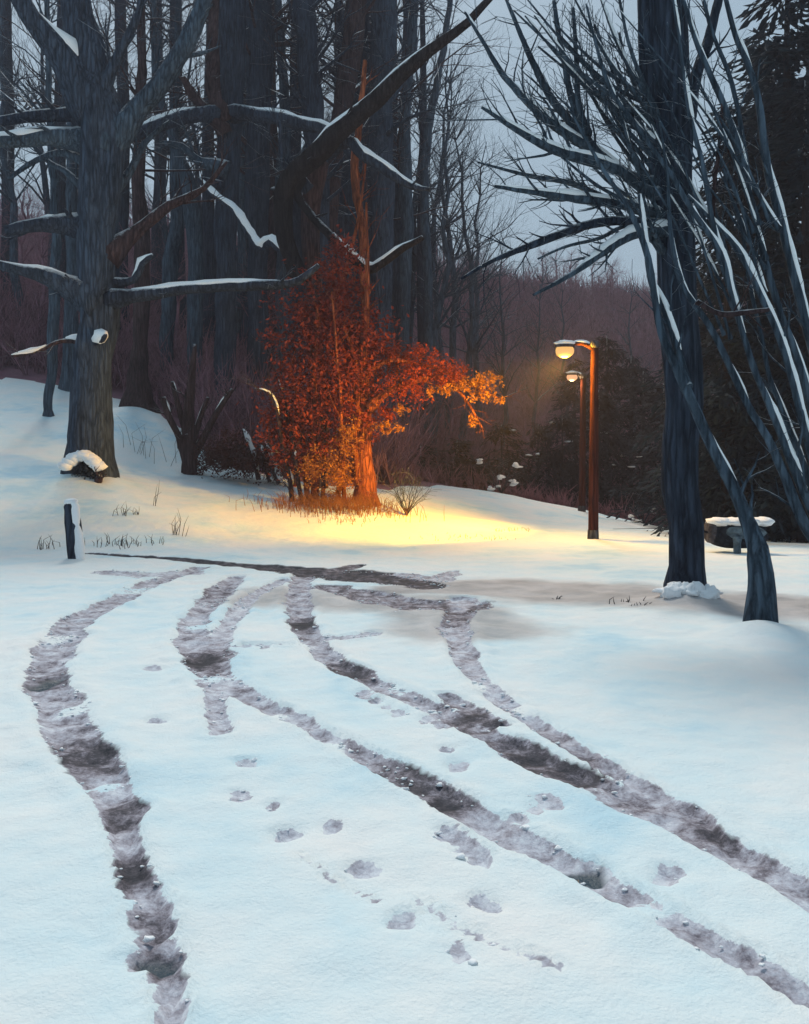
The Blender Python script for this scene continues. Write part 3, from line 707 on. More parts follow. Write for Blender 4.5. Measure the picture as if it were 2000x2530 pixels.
gb([(2110, 1480, 36), (2040, 1230, 24), (1975, 1000, 18), (1925, 830, 17), (1897, 762, 16), (1855, 678, 15), (1822, 617, 14), (1766, 551, 11), (1700, 480, 6)], 10.1, 10.3, snow=.8, thr=-.25, foot=True, twig=7)
gb([(2100, 1480, 32), (2010, 1200, 20), (1945, 1040, 14), (1900, 930, 12), (1880, 820, 11), (1850, 700, 10), (1830, 560, 8), (1800, 470, 6), (1780, 380, 4)], 10.3, 10.6, snow=.5, thr=.1, foot=True, twig=7)
gb([(1722, 745, 10), (1780, 775, 14), (1840, 772, 14), (1900, 765, 11)], 10, 10, m=bb, twig=3)
gb([(1765, 590, 8), (1765, 460, 9), (1775, 380, 9), (1785, 250, 6)], 10.3, 10.5, m=bb, twig=4)
SR = random.Random(77)
for q in range(16):                                     # the straight young shoots of its fan
    x0, y0 = SR.uniform(1760, 1930), SR.uniform(520, 900); an = math.radians(SR.uniform(104, 122)); L = SR.uniform(350, 700)
    gb([(x0, y0, SR.uniform(7, 11)), (x0 + math.cos(an) * L * .5 + SR.uniform(-8, 8), y0 - math.sin(an) * L * .5, 6), (x0 + math.cos(an + .08) * L, y0 - math.sin(an + .08) * L, 3)], 10.3, 10.3 + SR.uniform(-.4, .6), snow=.8 if q % 3 == 0 else 0, thr=.0, twig=5)

# ------------------------------------------------------------------ foliage
def leaf_cloud(mb, ells, n, L, rnd, Y, dy, flat=0.0):
    """leaves spread in lumps through a set of ellipsoids given as picture centre and radii at one depth"""
    tot = sum(e[2] * e[3] for e in ells)
    for e in ells:
        c = at(e[0], e[1], Y + (e[4] if len(e) > 4 else 0)); rx, rz = e[2] / F * Y, e[3] / F * Y
        k = int(n * e[2] * e[3] / tot); cl = max(4, k // 26)
        for _ in range(cl):
            while True:
                d = Vector((rnd.uniform(-1, 1), rnd.uniform(-1, 1), rnd.uniform(-1, 1)))
                if d.length < 1: break
            d *= 0.65 + .35 * rnd.random()
            cc = c + Vector((d.x * rx, d.y * dy * rx, d.z * rz)); s_ = min(rx, rz) * rnd.uniform(.08, .3)
            for _ in range(26):
                q = Vector((rnd.gauss(0, 1), rnd.gauss(0, 1), rnd.gauss(0, .85))) * s_ * .95
                dr = Vector((rnd.uniform(-1, 1), rnd.uniform(-1, 1), rnd.uniform(-1, .4)))
                mb.leaf(cc + q, dr, Vector((rnd.uniform(-.6, .6), rnd.uniform(-.6, .6), 1)), L * rnd.uniform(.6, 1.5), L * rnd.uniform(.4, .8))

def conifer(name, label, loc, H, Rm, m, group, seed):
    rnd = random.Random(seed); T = thing(name, label, 'tree', loc, group)
    mb = MB(); mb.tube([loc + Vector((0, 0, -.3)), loc + Vector((0, 0, H * .5)), loc + Vector((0, 0, H * .97))], [H * .018, H * .011, .02], 8); mb.build('trunk', M['bark_black'], T)
    cb = MB(); sb = []
    for k in range(int(H * 13)):
        u = rnd.random() ** 0.85; z = H * (0.03 + .95 * u); L = Rm * (1 - u) ** .8 * rnd.uniform(.55, 1.15) + .25
        a = rnd.uniform(0, 6.283); d = Vector((math.cos(a), math.sin(a), rnd.uniform(-.35, .05)))
        p0 = loc + Vector((0, 0, z)); nl = int(12 + L * 14)
        cb.tube([p0, p0 + d * L], [.02, .006], 3, cap=False)
        for j in range(nl):
            t = rnd.uniform(.1, 1.0); w_ = L * .3 * (1.1 - t) + .1
            q = p0 + d * (L * t) + Vector((rnd.gauss(0, 1) * w_ * .5, rnd.gauss(0, 1) * w_ * .5, rnd.gauss(0, .1) - .12 * L * t * t))
            dr = d + Vector((rnd.uniform(-.8, .8), rnd.uniform(-.8, .8), rnd.uniform(-.9, .1)))
            cb.leaf(q, dr, Vector((rnd.uniform(-.5, .5), rnd.uniform(-.5, .5), 1)), rnd.uniform(.22, .5), rnd.uniform(.06, .16))
        if group.startswith('black') and rnd.random() < .03:
            q = p0 + d * L * .8; sb.append(MB()); sb[-1].blob(q + Vector((0, 0, .03)), (.22, .14, .05), k, .5, 8, 5)
    c = cb.build('crown', m, T, smooth=False)
    for b_ in sb: b_.build('snow', M['snow'], c)
    return T

def copy_tree(o, parent=None):
    c = o.copy(); col.objects.link(c); c.parent = parent
    for ch in o.children: copy_tree(ch, c)
    return c

# dark evergreens behind the lamps and at the right
EV = [(1330, 41, 4.3, 2.6), (1500, 43, 9.6, 3.2), (1420, 46, 8.2, 3.0), (1590, 40, 7.6, 2.8), (1240, 38, 3.6, 2.6), (1130, 37, 2.3, 2.4), (1040, 37, 1.7, 2.2), (1680, 42, 9.5, 3.2), (1480, 38, 6.0, 2.8), (1560, 47, 9.0, 3.2), (1640, 37, 6.5, 2.8), (1390, 38, 4.6, 2.6)]
protoE = None
for i, (px, Yd, H, Rm) in enumerate(EV):
    x = (px - HX) / F * Yd; loc = Vector((x, Yd, tz(x, Yd) - .2))
    if i in (0, 1):
        protoE = conifer('evergreen_tree', 'x', loc, H, Rm, M['leaf_evergreen'], 'black evergreens behind the lamps', 300 + i); t = protoE; pH, pR = H, Rm
        if i == 1: protoTall = (t, H, Rm)
        if i == 0: protoLow = (t, H, Rm)
    else:
        pr, pH, pR = protoLow if H < 5 else protoTall
        t = copy_tree(pr); t.location = loc; t.scale = (Rm / pR, Rm / pR, H / pH); t.rotation_euler.z = i * 1.3
    t['label'] = 'near-black evergreen in the dark thicket behind the two lamp posts'
PI_ = [(1800, 24, 12.0, 2.6), (1905, 26, 14.0, 3.0), (1740, 29, 9.0, 2.6), (1990, 23, 12.5, 2.8), (1860, 31, 15.5, 3.2), (1945, 25, 17.5, 3.6), (1890, 28, 16.5, 3.4)]
for i, (px, Yd, H, Rm) in enumerate(PI_):
    x = (px - HX) / F * Yd; loc = Vector((x, Yd, tz(x, Yd) - .2))
    if i == 0: protoP = conifer('pine_tree', 'x', loc, H, Rm, M['leaf_pine'], 'teal black pines at the right edge', 400); t = protoP
    else:
        t = copy_tree(protoP); t.location = loc; t.scale = (Rm / 2.6, Rm / 2.6, H / 12.0); t.rotation_euler.z = i * 1.1 + .5
    t['label'] = 'tall teal black pine filling the right edge behind the leaning stems'

# hillside wood: bare trees copied from three, and the scrub between them
HW = []
for k in range(3):
    rnd = random.Random(50 + k)
    T = thing('bare_tree', 'bare purple grey tree standing in the far wood on the hill', 'tree', Vector((0, 0, 0)), 'bare trees of the hillside wood')
    H = 9.0
    pts = [Vector((0, 0, -.4))]; rad = [.2]
    for i in range(1, 9):
        pts.append(Vector((rnd.uniform(-.12, .12) * i * .4, rnd.uniform(-.12, .12) * i * .4, H * i / 8 * .92))); rad.append(.17 * (1 - i / 8.6) + .015)
    mb = MB(); mb.tube(pts, rad, 8, .15, k); mb.build('trunk', M['twig_purple'], T)
    cb = MB()
    for q in range(30):
        i = rnd.randrange(2, 8); a = rnd.uniform(0, 6.28)
        grow(cb, pts[i], Vector((math.cos(a), math.sin(a), rnd.uniform(.4, 1.3))), rnd.uniform(1.4, 3.4) * (1.15 - i / 14), max(rad[i] * .38, .03), 2, rnd, .2, .6, 4, 4)
    for v in cb.v: pass
    cb.build('crown', M['twig_purple'], T)
    HW.append(T)
rnd = random.Random(11); n_h = 0
while n_h < 190:
    Yd = 36 + 62 * rnd.random() ** .8; x = rnd.uniform(-.56, .56) * Yd
    if Yd < float(edge_y(x)) + 3 or (x > 3 and Yd < 50): continue
    t = HW[n_h] if n_h < 3 else copy_tree(HW[n_h % 3])
    s_ = rnd.uniform(.55, .95) * (1.0 if x < 0 else .72)
    t.location = (x, Yd, tz(x, Yd) - .1); t.scale = (s_, s_, s_); t.rotation_euler.z = rnd.uniform(0, 6.28)
    n_h += 1
# tall bare saplings against the sky in the middle
HS = []
for k in range(3):
    rnd = random.Random(80 + k)
    T = thing('tall_bare_tree', 'slender slate tree with fine bare twigs against the pale sky, middle', 'tree', Vector((0, 0, 0)), 'slender bare trees against the sky')
    H = 20.0; pts = [Vector((0, 0, -.4))]; rad = [.26]; wx, wy = 0, 0
    for i in range(1, 13):
        wx += rnd.uniform(-.35, .35); wy += rnd.uniform(-.3, .3)
        pts.append(Vector((wx, wy, H * i / 12))); rad.append(.24 * (1 - i / 12.5) + .012)
    mb = MB(); mb.tube(pts, rad, 8, .15, k); mb.build('trunk', M['bark_slate'], T)
    cb = MB()
    for q in range(34):
        i = rnd.randrange(4, 12); a = rnd.uniform(0, 6.28)
        grow(cb, pts[i], Vector((math.cos(a), math.sin(a), rnd.uniform(.3, 1.6))), rnd.uniform(2.0, 5.5) * (1.2 - i / 16), max(rad[i] * .4, .035), 2, rnd, .22, .55, 4, 4)
    c = cb.build('crown', M['twig_slate'], T)
    HS.append(T)
rnd = random.Random(23)
SP = [(1075, 44, 1.05), (1110, 50, 1.1), (1150, 46, .95), (1190, 52, .95), (1030, 48, 1.15), (1090, 56, 1.2), (960, 50, 1.15), (1240, 50, .68), (1330, 54, .62), (1400, 56, .6), (870, 50, 1.1), (760, 52, 1.1), (660, 48, 1.1), (480, 50, 1.0), (400, 46, .95), (300, 48, .95), (200, 44, .9), (110, 46, .95), (50, 42, .95), (1560, 56, .62)]
for i, (px, Yd, s_) in enumerate(SP):
    x = (px - HX) / F * Yd; t = HS[i] if i < 3 else copy_tree(HS[i % 3])
    t.location = (x, Yd, tz(x, Yd)); t.scale = (s_, s_, s_); t.rotation_euler.z = rnd.uniform(0, 6.28)

# broad dark trunks deeper in the left wood
rnd = random.Random(140)
T = thing('dark_tree', 'broad navy trunk deep in the dense left wood, crown out of sight', 'tree', Vector((0, 0, 0)), 'broad trunks deep in the wood')
pts = [Vector((0, 0, -.5)), Vector((.05, 0, .6)), Vector((0, 0, 5)), Vector((.15, .1, 11)), Vector((-.1, .1, 18)), Vector((.1, 0, 27))]
P_, Q_ = spline(pts, [.62, .46, .40, .38, .34, .12], .5)
mb = MB(); mb.tube(P_, Q_, 14, .2, 4); mb.build('trunk', M['bark_dark'], T)
cb = MB()
for q in range(26):
    i = rnd.randrange(len(P_) // 3, len(P_) - 3); a = rnd.uniform(0, 6.28)
    grow(cb, P_[i], Vector((math.cos(a), math.sin(a), rnd.uniform(.2, 1.0))), rnd.uniform(1.8, 4.5), Q_[i] * .25, 2, rnd, .15, .6, 4, 4)
cb.build('crown', M['bark_dark'], T)
for i, (px, Yd, s_) in enumerate([(300, 44, .8), (440, 47, .95), (520, 43, .8), (612, 46, 1.0), (672, 50, 1.05), (735, 45, .9), (835, 48, 1.0), (915, 46, .95), (975, 50, .9), (1045, 47, .6), (150, 45, .75), (390, 52, .95), (20, 46, .8)]):
    x = (px - HX) / F * Yd; t = T if i == 0 else copy_tree(T)
    t.location = (x, Yd, tz(x, Yd)); t.scale = (s_, s_, 1.0); t.rotation_euler.z = i * 1.7
# scrub on the wood floor, too thick to count
ub = MB(); rnd = random.Random(3)
for q in range(21000):
    Yd = 29 + 70 * rnd.random() ** 1.25; x = rnd.uniform(-.58, .58) * Yd
    if Yd < float(np.interp(x, [-40, -16, -10, -7.5, -6.2, -3.5, -2.4, -0.5, 1.2, 3, 8, 12, 40], [36, 35, 34.5, 31, 29, 28.2, 28, 29, 33, 34, 33.5, 31.5, 33])) + .9: continue
    ub.v.append(Vector((x, Yd, 0)))
scrub_xy = ub.v; zz = height(np.array([v.x for v in scrub_xy]), np.array([v.y for v in scrub_xy]))
ub = MB()
for v, z in zip(scrub_xy, zz):
    p = Vector((v.x, v.y, z - .1)); hgt = rnd.uniform(.8, 3.6) * (1 if v.y > 42 or v.x < 0 else .35)
    for k in range(3):
        d = Vector((rnd.gauss(0, .32), rnd.gauss(0, .32), 1)).normalized(); L = hgt * rnd.uniform(.6, 1.1)
        m_ = p + d * L * .55; e = m_ + (d + Vector((rnd.gauss(0, .3), rnd.gauss(0, .3), 0))).normalized() * L * .5
        r = .018 + v.y * .00035
        ub.tube([p, m_, e], [r, r * .7, r * .25], 3, cap=False)
        for j in range(2):
            d2 = (d + Vector((rnd.gauss(0, .7), rnd.gauss(0, .7), .2))).normalized()
            s0 = p.lerp(m_, rnd.uniform(.4, 1)); ub.tube([s0, s0 + d2 * L * .4], [r * .6, r * .2], 3, cap=False)
o = ub.build('scrub', M['twig_purple']); o['kind'] = 'stuff'

# ------------------------------------------------------------------ the glowing bush and its neighbours
BY = 24.0
T = thing('red_bush', 'tall rust red bush with an arching orange-leaved branch, lit by the lamp', 'bush', at(880, 1240, BY))
rnd = random.Random(61)
br = M['bark_red']
limb(T, [(903, 1255, 64), (902, 1180, 46), (900, 1100, 40), (903, 1030, 33), (904, 940, 26), (902, 850, 20), (905, 740, 14), (908, 640, 8)], BY, BY + .2, br, 'stem', n=12, foot=True, twig=12, tl=.8)
limb(T, [(895, 1190, 30), (895, 1060, 24), (898, 920, 16), (905, 780, 11), (908, 640, 8), (905, 500, 5)], BY, BY + .3, br, 'stem', twig=9, tl=.9)
limb(T, [(885, 1200, 26), (884, 1090, 20), (888, 1000, 16), (880, 900, 12), (850, 800, 7)], BY, BY, br, 'stem', twig=9, tl=.9)
for q, (x0, x1, x2, yt, wd) in enumerate([(775, 778, 785, 760, 22), (800, 812, 830, 860, 12), (760, 735, 715, 900, 14), (745, 700, 660, 860, 12), (835, 850, 880, 820, 12), (720, 672, 630, 960, 13), (850, 842, 820, 720, 12)]):
    limb(T, [(x0, 1235, wd), (x0 * .5 + x1 * .5, 1080, wd * .8), (x1, 980, wd * .6), (x2, yt, wd * .3)], BY + rnd.uniform(-.5, .6), BY + rnd.uniform(-.8, .8), br if q % 2 == 0 else bb, 'stem', twig=10, tl=.9, trnd=rnd, foot=True, snow=.9 if q in (3, 5) else 0, thr=.1)
limb(T, [(912, 1010, 20), (960, 965, 18), (1010, 945, 15), (1075, 932, 12), (1120, 955, 9), (1160, 1000, 7), (1190, 1055, 4)], BY - .1, BY - 1.0, br, 'branch', twig=10, tl=.6, trnd=rnd)
limb(T, [(910, 920, 14), (965, 890, 11), (1030, 900, 9), (1090, 915, 7), (1160, 950, 6), (1235, 985, 4)], BY, BY - .8, br, 'branch', twig=10, tl=.6, trnd=rnd)
lb = MB(); leaf_cloud(lb, [(800, 930, 150, 150), (760, 1080, 120, 110), (860, 1000, 120, 140), (900, 850, 110, 90), (720, 1100, 70, 90), (840, 780, 90, 110, .4), (960, 880, 90, 60), (690, 1040, 70, 60), (800, 740, 110, 110, .3), (850, 640, 80, 80, .4), (770, 820, 130, 100, .5), (740, 980, 110, 100, .4)], 16500, .125, rnd, BY + .1, .75)  # topmost leaf lumps added to carry the red glow upward
fo = lb.build('foliage', M['leaf_red'], T, False)
lb = MB(); leaf_cloud(lb, [(1040, 900, 90, 52, -.3), (1110, 915, 60, 50, -.4), (1000, 960, 70, 50, -.2), (960, 1020, 30, 40)], 3600, .08, rnd, BY - .3, .7)
lb.build('foliage', M['leaf_scarlet'], T, False)['label'] = 'scarlet leaves on the arching branch'
lb = MB(); leaf_cloud(lb, [(1150, 950, 60, 26, -.6), (1200, 940, 46, 32, -.7), (1190, 980, 40, 24, -.7), (1090, 965, 50, 20, -.5), (960, 1055, 45, 22, -.3), (1170, 1030, 16, 34, -.8), (1235, 990, 22, 16, -.8), (1000, 1010, 30, 18, -.3)], 2400, .075, rnd, BY - .2, .6)
lb.build('foliage', M['leaf_orange'], T, False)['label'] = 'orange leaves at the branch tip'
lb = MB(); leaf_cloud(lb, [(800, 1160, 90, 60, -.5), (860, 1080, 40, 60, -.6), (840, 1190, 60, 40, -.7)], 2600, .075, rnd, BY - .2, .6)
lb.build('foliage', M['leaf_orange'], T, False)['label'] = 'amber leaves low on the bush'

def shrub(label, px, py, Yd, ells, n, m, L, seed, stems, snow=0, sm=None):
    rnd = random.Random(seed); p = at(px, py, Yd); p.z = tz(p.x, p.y)
    T = thing('shrub', label, 'bush', p)
    for s_ in stems: limb(T, s_, Yd, Yd + rnd.uniform(-.3, .3), sm or bb, 'stem', twig=4, tl=.5, trnd=rnd, snow=snow, thr=-.1, foot=False)
    if ells:
        lb = MB(); leaf_cloud(lb, ells, n, L, rnd, Yd, .8); lb.build('foliage', m, T, False)
    return T
dk = M['bark_black']
shrub('low dark brown shrub with bare splayed stems on the bank left of the red bush', 470, 1160, 27.5, [(520, 1120, 50, 40), (500, 1150, 40, 22)], 1200, M['leaf_brown'], .09, 1,
      [[(468, 1175, 40), (468, 1080, 34), (472, 1000, 26), (482, 850, 8)], [(465, 1160, 22), (440, 1080, 18), (402, 980, 15)], [(470, 1130, 20), (452, 1040, 15), (426, 945, 11)], [(480, 1130, 22), (520, 1045, 17), (575, 960, 10)], [(475, 1100, 18), (500, 1020, 12), (515, 980, 8)]], .5, M['leaf_brown'] and bb)
shrub('dark brown leafy thicket between the splayed shrub and the red bush', 610, 1185, 26.8, [(570, 1110, 80, 60), (640, 1130, 90, 60), (690, 1150, 60, 50), (600, 1150, 100, 36), (540, 1140, 40, 40)], 5200, M['leaf_brown'], .10, 2,
      [[(640, 1185, 12), (620, 1110, 9), (600, 1060, 6)], [(690, 1195, 14), (665, 1120, 10), (640, 1075, 7)], [(735, 1205, 14), (715, 1130, 11), (690, 1060, 8)], [(668, 1190, 13), (652, 1140, 10), (644, 1100, 8)]], 1.3)
shrub('low dark shrub under a snow hood at the foot of the great left tree', 215, 1150, 23.2, [(205, 1150, 36, 30), (232, 1165, 30, 24)], 900, M['grass_dark'], .09, 3, [[(240, 1200, 20), (243, 1190, 20), (246, 1180, 16)]])
sb = MB()
for q in range(9):
    a = q / 8; p = at(165 + 78 * a, 1150 - 38 * math.sin(a * 2.6) + 22 * a, 23.0); sb.blob(p, (.22, .2, .13), q, .4)
o = sb.build('snow_heap', M['snow'], None, org=at(205, 1165, 23)); o['label'] = 'lumpy snow hood lying on the low shrub by the great tree'; o['category'] = 'snow heap'
# snow-dotted scrub along the dark edge
def snowy(label, px, py, Yd, spots, seed):
    rnd = random.Random(seed); p = at(px, py, Yd); p.z = tz(p.x, p.y); T = thing('snowy_shrub', label, 'bush', p)
    tb, sb = MB(), MB()
    for q in range(14):
        a = rnd.uniform(0, 6.28); grow(tb, p, Vector((math.cos(a) * .8, math.sin(a) * .5, 1)), rnd.uniform(.6, 1.3), .02, 2, rnd, .1, .6, 3, 4)
    c = tb.build('stem', bd, T)
    for (sx, sy, sw) in spots:
        sb = MB()
        for k in range(5):
            q = at(sx + rnd.uniform(-.6, .6) * sw, sy + rnd.uniform(-.35, .35) * sw, Yd + rnd.uniform(-.3, .3))
            sb.blob(q, (sw / F * Yd * rnd.uniform(.25, .6), .12, sw / F * Yd * rnd.uniform(.12, .3)), k + sx, .6, 9, 6)
        sb.build('snow', M['snow'], c)
snowy('dark shrub dotted with snow at the foot of the black trees, left of the lamps', 1240, 1205, 33.5, [(1190, 1140, 16), (1222, 1205, 18), (1240, 1180, 16), (1265, 1192, 18), (1280, 1150, 14)], 5)
snowy('small snow-dusted shrub at the snow edge between the lamps and the big trunk', 1590, 1285, 30.5, [(1575, 1285, 18), (1612, 1260, 14), (1600, 1300, 12), (1560, 1275, 10)], 6)
snowy('low grey shrub on the snow slope right of the red bush', 1005, 1285, 23.0, [(985, 1275, 8), (1010, 1292, 8)], 8)

# dead grass
def tuft(label, px, py, Yd, n, h, spread, m, seed, sy=.5, group=None):
    rnd = random.Random(seed); p = at(px, py, Yd); p.z = tz(p.x, p.y); mb = MB()
    for q in range(n):
        x = p.x + rnd.gauss(0, spread); y = p.y + rnd.gauss(0, spread * sy)
        b0 = Vector((x, y, tz(x, y) - .03)); hh = h * rnd.uniform(.5, 1.2); d = Vector((rnd.gauss(0, .17), rnd.gauss(0, .2), 1)).normalized()
        mb.tube([b0, b0 + d * hh * .6, b0 + (d + Vector((rnd.gauss(0, .3), 0, -.1))).normalized() * hh], [.008, .006, .002], 3, cap=False)
    o = mb.build('grass_tuft', m, None, org=p); o['label'] = label; o['category'] = 'grass'
    if group: o['group'] = group
    return o
tuft('long row of dead grass stalks poking through snow right of the wooden post', 290, 1335, 17.6, 46, .22, .45, M['grass_dark'], 1)
tuft('tall dark weed stalks standing alone at the right end of the grassy row', 440, 1310, 18.8, 9, .5, .07, M['grass_dark'], 2)
tuft('small dark stalks high on the bank below the great tree', 305, 1272, 20.2, 10, .3, .12, M['grass_dark'], 3)
tuft('dark scribble of grass beside the small stalks on the bank', 328, 1268, 20.4, 9, .2, .1, M['grass_dark'], 4)
tuft('dark weed at the far left below the wooden post top', 106, 1350, 17.2, 12, .3, .08, M['grass_dark'], 5)
tuft('faint thin stalks standing in the snow near the red trunk', 372, 1120, 28, 14, 1.0, .5, M['grass_dark'], 6)
tuft('single thin stalk in open snow above the grassy row', 384, 1240, 21.5, 3, .7, .03, M['grass_dark'], 7)
tuft('brown twig tips in the tan crossing road snow', 1535, 1500, 10.6, 9, .12, .07, M['grass_dark'], 8)
tuft('tiny dark twig far out on the tan road snow', 1378, 1487, 11.1, 7, .07, .05, M['grass_dark'], 9)
tuft('dark dead leaves and stalks beside the taller twig on the tan road', 1572, 1507, 10.3, 8, .06, .06, M['grass_dark'], 10)
g1 = tuft('rust coloured dead grass spilling from the foot of the red bush', 830, 1262, 23.0, 900, .42, .85, M['grass_dry'], 11, .55)
tuft('few rusty grass tips trailing down the lit snow below the bush', 850, 1290, 21.6, 46, .2, .35, M['grass_dry'], 12, .8)
tuft('sparse dark grass in the lit snow between bush and near lamp', 1160, 1322, 20, 40, .1, .6, M['grass_dark'], 13)
tuft('thin dark grass on the slope between the bush and the lamp posts', 1260, 1290, 21.6, 26, .12, .25, M['grass_dark'], 14)

# ------------------------------------------------------------------ street lamps
def lamp(label, px, base_py, top_py, Yd, w_, hx, hy, hw, hh, m_glass, watts, colr, spot=None):
    p = at(px, base_py, Yd); top = at(px + 4, top_py, Yd)
    T = thing('street_lamp', label, 'street lamp', p)
    g0 = tz(p.x, p.y)
    r = px_r(w_, Yd)
    mb = MB(); ps = [Vector((p.x, p.y, g0 - .4)).lerp(top, i / 14) for i in range(15)]
    mb.tube(ps, [r * (1.12 - .32 * i / 14) for i in range(15)], 20, .06, 3); mb.build('pole', M['pole_wood'], T)
    mb = MB(); q = MB()
    mb.tube([Vector((p.x, p.y, g0 - .1)), Vector((p.x, p.y, g0 + .06)), Vector((p.x, p.y, g0 + .20))], [r * 1.25, r * 1.22, r * 1.15], 20); mb.build('base_collar', M['iron'], T)
    mb = MB(); mb.blob(top + Vector((0, 0, -.02)), (r * 1.15, r * 1.15, r * 1.0), 2, .1, 16, 10); mb.build('pole_cap', M['iron'], T)
    h = at(hx, hy, Yd + .08)
    a, Ra = spline([top + Vector((-r * .5, 0, -.08)), top.lerp(h, .4) + Vector((0, 0, .06)), h + Vector((hw / F * Yd * .36, 0, hh / F * Yd * .34))], [r * .6, r * .45, r * .4], .05)
    mb = MB(); mb.tube(a, Ra, 12); arm = mb.build('arm', M['iron'] if not spot else M['pole_wood'], T)
    sb = MB(); lay_snow(sb, a, Ra, .8, 4, -.9); sb.build('snow', M['snow'], arm)
    rx, rz = hw / F * Yd / 2, hh / F * Yd / 2
    hd = MB(); n, m_ = 20, 5; base = 0                    # shallow metal shade over the globe
    for i in range(m_ + 1):
        th = math.pi * .5 * i / m_
        for k in range(n):
            ph = 6.28319 * k / n; hd.v.append(h + Vector((math.sin(th) * math.cos(ph) * rx * 1.1, math.sin(th) * math.sin(ph) * rx * .8, rz * .25 + math.cos(th) * rz * .65)))
    for i in range(m_):
        for k in range(n): hd.f.append((i * n + k, (i + 1) * n + k, (i + 1) * n + (k + 1) % n, i * n + (k + 1) % n))
    head = hd.build('lamp_head', M['iron'], T)
    gb_ = MB(); gb_.blob(h + Vector((0, 0, -rz * .15)), (rx, rx * .72, rz * .82), 1, .05, 20, 12); gl = gb_.build('globe', m_glass, head)
    sb = MB(); sb.blob(h + Vector((0, 0, rz * .80)), (rx * 1.12, rx * .8, rz * .34), 5, .25, 18, 8); sb.build('snow', M['snow'], head)
    L = bpy.data.lights.new('lamp_light', 'POINT'); L.energy = watts; L.color = colr; L.shadow_soft_size = rx * .9
    lo = bpy.data.objects.new('lamp_light', L); col.objects.link(lo); lo.parent = T; lo.location = h + Vector((0, 0, -rz * 1.3)) - p
    gl.visible_shadow = True
    if spot:
        L = bpy.data.lights.new('lamp_beam', 'SPOT'); L.energy = spot[3]; L.color = colr; L.shadow_soft_size = rx * .7
        L.spot_size = math.radians(spot[4]); L.spot_blend = .85
        lo = bpy.data.objects.new('lamp_beam', L); col.objects.link(lo); lo.parent = T
        lo.location = h + Vector((0, 0, -rz * 1.3)) - p
        d = Vector(spot[:3]) - (h + Vector((0, 0, -rz)))
        lo.rotation_euler = d.to_track_quat('-Z', 'Y').to_euler()
    return T
tg = at(965, 1175, 22.4)
lamp('near lamp post, thick red wooden pole with a glowing amber head under snow', 1466, 1328, 850, 19.7, 23, 1396, 864, 46, 42, M['lamp_glass'], 560, (1.0, .50, .035), (tg.x, tg.y, tg.z, 3300, 98))
lamp('smaller far lamp post just left behind the near one, pinkish glowing head', 1438, 1262, 928, 31.5, 16, 1414, 930, 27, 24, M['lamp_glass_far'], 120, (1.0, .58, .26))

# ------------------------------------------------------------------ wooden post, trough
p = at(190, 1388, 15.3); T = thing('wooden_post', 'short weathered post leaning left with snow plastered down its right side', 'post', p)
pp = [at(192, 1400, 15.3), at(186, 1350, 15.3), at(180, 1290, 15.3), at(176, 1250, 15.3), at(174, 1240, 15.3)]
mb = MB(); P_, Q_ = spline(pp, [px_r(40, 15.3), px_r(40, 15.3), px_r(38, 15.3), px_r(34, 15.3), px_r(20, 15.3)], .06); mb.tube(P_, Q_, 16, .16, 3); b_ = mb.build('post', M['bark_dark'], T)
mb = MB(); P2 = [q + Vector((.075 + .02 * mnoise.noise(q * 5), -.045, 0)) for q in P_]
mb.tube(P2, [.085 * (1.05 - .35 * abs(i / len(P2) - .3)) + .02 * mnoise.noise(q * 6) for i, q in enumerate(P2)], 12, .3, 8)
mb.blob(P_[-1] + Vector((.02, 0, 0)), (.12, .12, .07), 3, .3); mb.build('snow', M['snow'], b_)

YT = 17.2
p = at(1822, 1360, YT); p.z = tz(p.x, p.y); T = thing('trough', 'low dark rounded trough with blue grey side under thick snow, behind the leaning tree', 'trough', p)
def hull(mb, x0, x1, z0, z1, d, n=14, m_=24, rnd_=.5):
    for i in range(m_ + 1):
        u = i / m_; x = x0 + (x1 - x0) * u; e = 1 - abs(2 * u - 1) ** 3.2; e = max(e, 0.02)
        for k in range(n):
            a = 6.28319 * k / n; ca, sa_ = math.cos(a), math.sin(a)
            sq = lambda v, q: math.copysign(abs(v) ** q, v)
            mb.v.append(Vector((x, YT + sq(ca, .6) * d * (.6 + .4 * e), (z0 + z1) / 2 + sq(sa_, .7) * (z1 - z0) / 2 * (e ** .6))))
    for i in range(m_):
        for k in range(n): mb.f.append((i * n + k, i * n + (k + 1) % n, (i + 1) * n + (k + 1) % n, (i + 1) * n + k))
x0, x1 = at(1746, 0, YT).x, at(1893, 0, YT).x
z0, z1 = at(0, 1354, YT).z, at(0, 1294, YT).z
mb = MB(); hull(mb, x0, x1, z0, z1, .3); body = mb.build('body', M['trough_dark'], T)
mb = MB(); xa, xb = at(1768, 0, YT).x, at(1886, 0, YT).x
hull(mb, xa, xb, at(0, 1335, YT).z, at(0, 1296, YT).z, .335); mb.build('side_panel', M['trough_blue'], T)
mb = MB(); hull(mb, x0 - .01, x0 + .16, at(0, 1342, YT).z, at(0, 1286, YT).z, .24); mb.build('end_panel', M['trough_grey'], T)
mb = MB(); xs_ = at(1805, 0, YT).x; mb.tube([Vector((xs_, YT - .36, z0 - .06)), Vector((xs_, YT - .36, z0 + .12)), Vector((xs_, YT - .35, z0 + .25))], [.07, .075, .09], 10, .15); mb.build('leg', M['trough_blue'], T)
mb = MB()
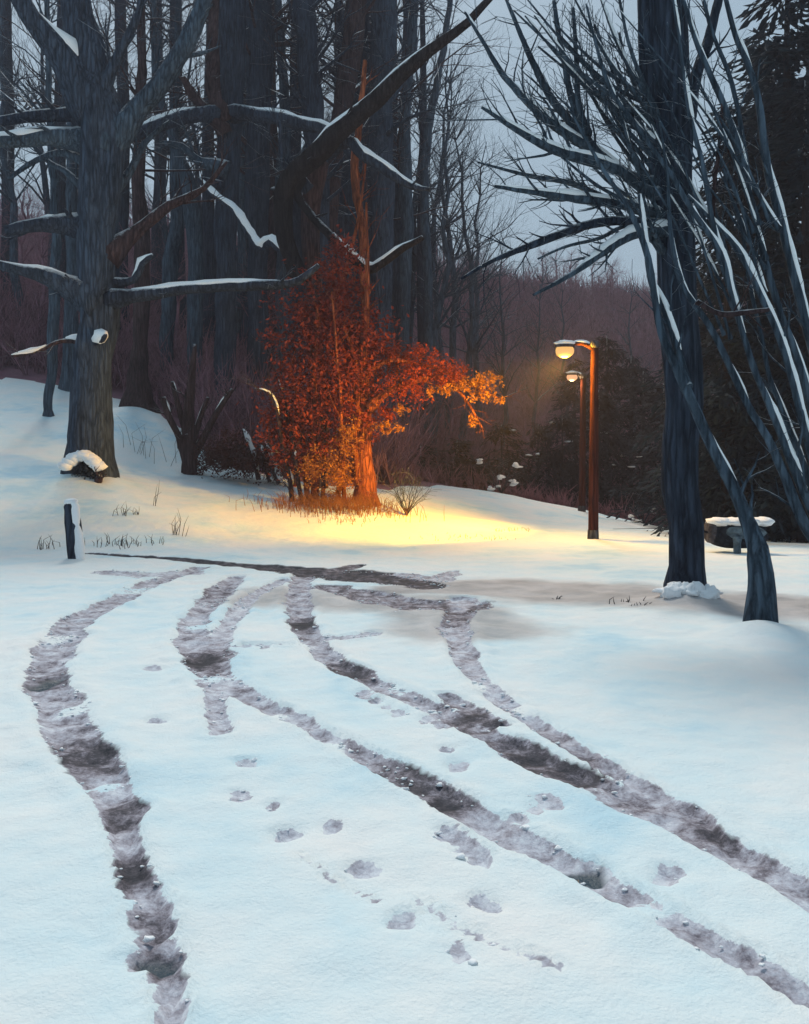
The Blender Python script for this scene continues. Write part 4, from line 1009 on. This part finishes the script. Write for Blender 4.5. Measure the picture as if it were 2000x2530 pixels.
for q in range(11):
    u = q / 10; mb.blob(Vector((xa + (xb - xa) * u, YT - .03, z1 + .045)), (.16, .34, .075 + .02 * math.sin(q * 2.1)), q, .3, 14, 8)
mb.build('snow', M['snow'], body)
mb = MB()
for q, (x, y, z, r) in enumerate(CHUNK): mb.blob((x, y, z + r * .2), (r * 1.3, r, r * .6), q, 1.1, 7, 5)
o = mb.build('slush_chunks', M['snow'], None, org=Vector((0, 8, 0))); o['kind'] = 'stuff'
# snow heaped against the big right trunk
sb = MB(); HR = random.Random(9)
for q in range(34):
    p = at(1640 + 125 * HR.random() ** .8, 1496 + 16 * HR.random(), 10.68 + HR.uniform(-.2, .14)); p.z = tz(p.x, p.y) + HR.uniform(-.02, .05)
    sb.blob(p, (HR.uniform(.05, .14), HR.uniform(.05, .12), HR.uniform(.03, .10)), q, .5, 12, 8)
o = sb.build('snow_heap', M['snow'], None, org=at(1700, 1500, 10.8)); o['label'] = 'lumpy white snow heaped against the foot of the big right trunk'; o['category'] = 'snow heap'
hz = MB(); X0, X1, Y0_, Y1_, Z0, Z1 = -335, 335, -64, 410, -16, 34
hz.v = [Vector(c) for c in ((X0, Y0_, Z0), (X1, Y0_, Z0), (X1, Y1_, Z0), (X0, Y1_, Z0), (X0, Y0_, Z1), (X1, Y0_, Z1), (X1, Y1_, Z1), (X0, Y1_, Z1))]
hz.f = [(3, 2, 1, 0), (4, 5, 6, 7), (0, 1, 5, 4), (1, 2, 6, 5), (2, 3, 7, 6), (3, 0, 4, 7)]
hm = bpy.data.materials.new('added_haze'); hm.use_nodes = True; hm.node_tree.nodes.clear()
pv = hm.node_tree.nodes.new('ShaderNodeVolumePrincipled'); ho = hm.node_tree.nodes.new('ShaderNodeOutputMaterial')
pv.inputs['Color'].default_value = (.90, .84, .92, 1); pv.inputs['Density'].default_value = 0.0018; pv.inputs['Anisotropy'].default_value = 0.0
hm.node_tree.links.new(pv.outputs[0], ho.inputs['Volume'])
h_ = hz.build('added_haze', hm, None, False); h_['kind'] = 'stuff'  # thin volume veil added to brighten the dark far wood
for o in bpy.data.objects:
    if '_org' in o: del o['_org']
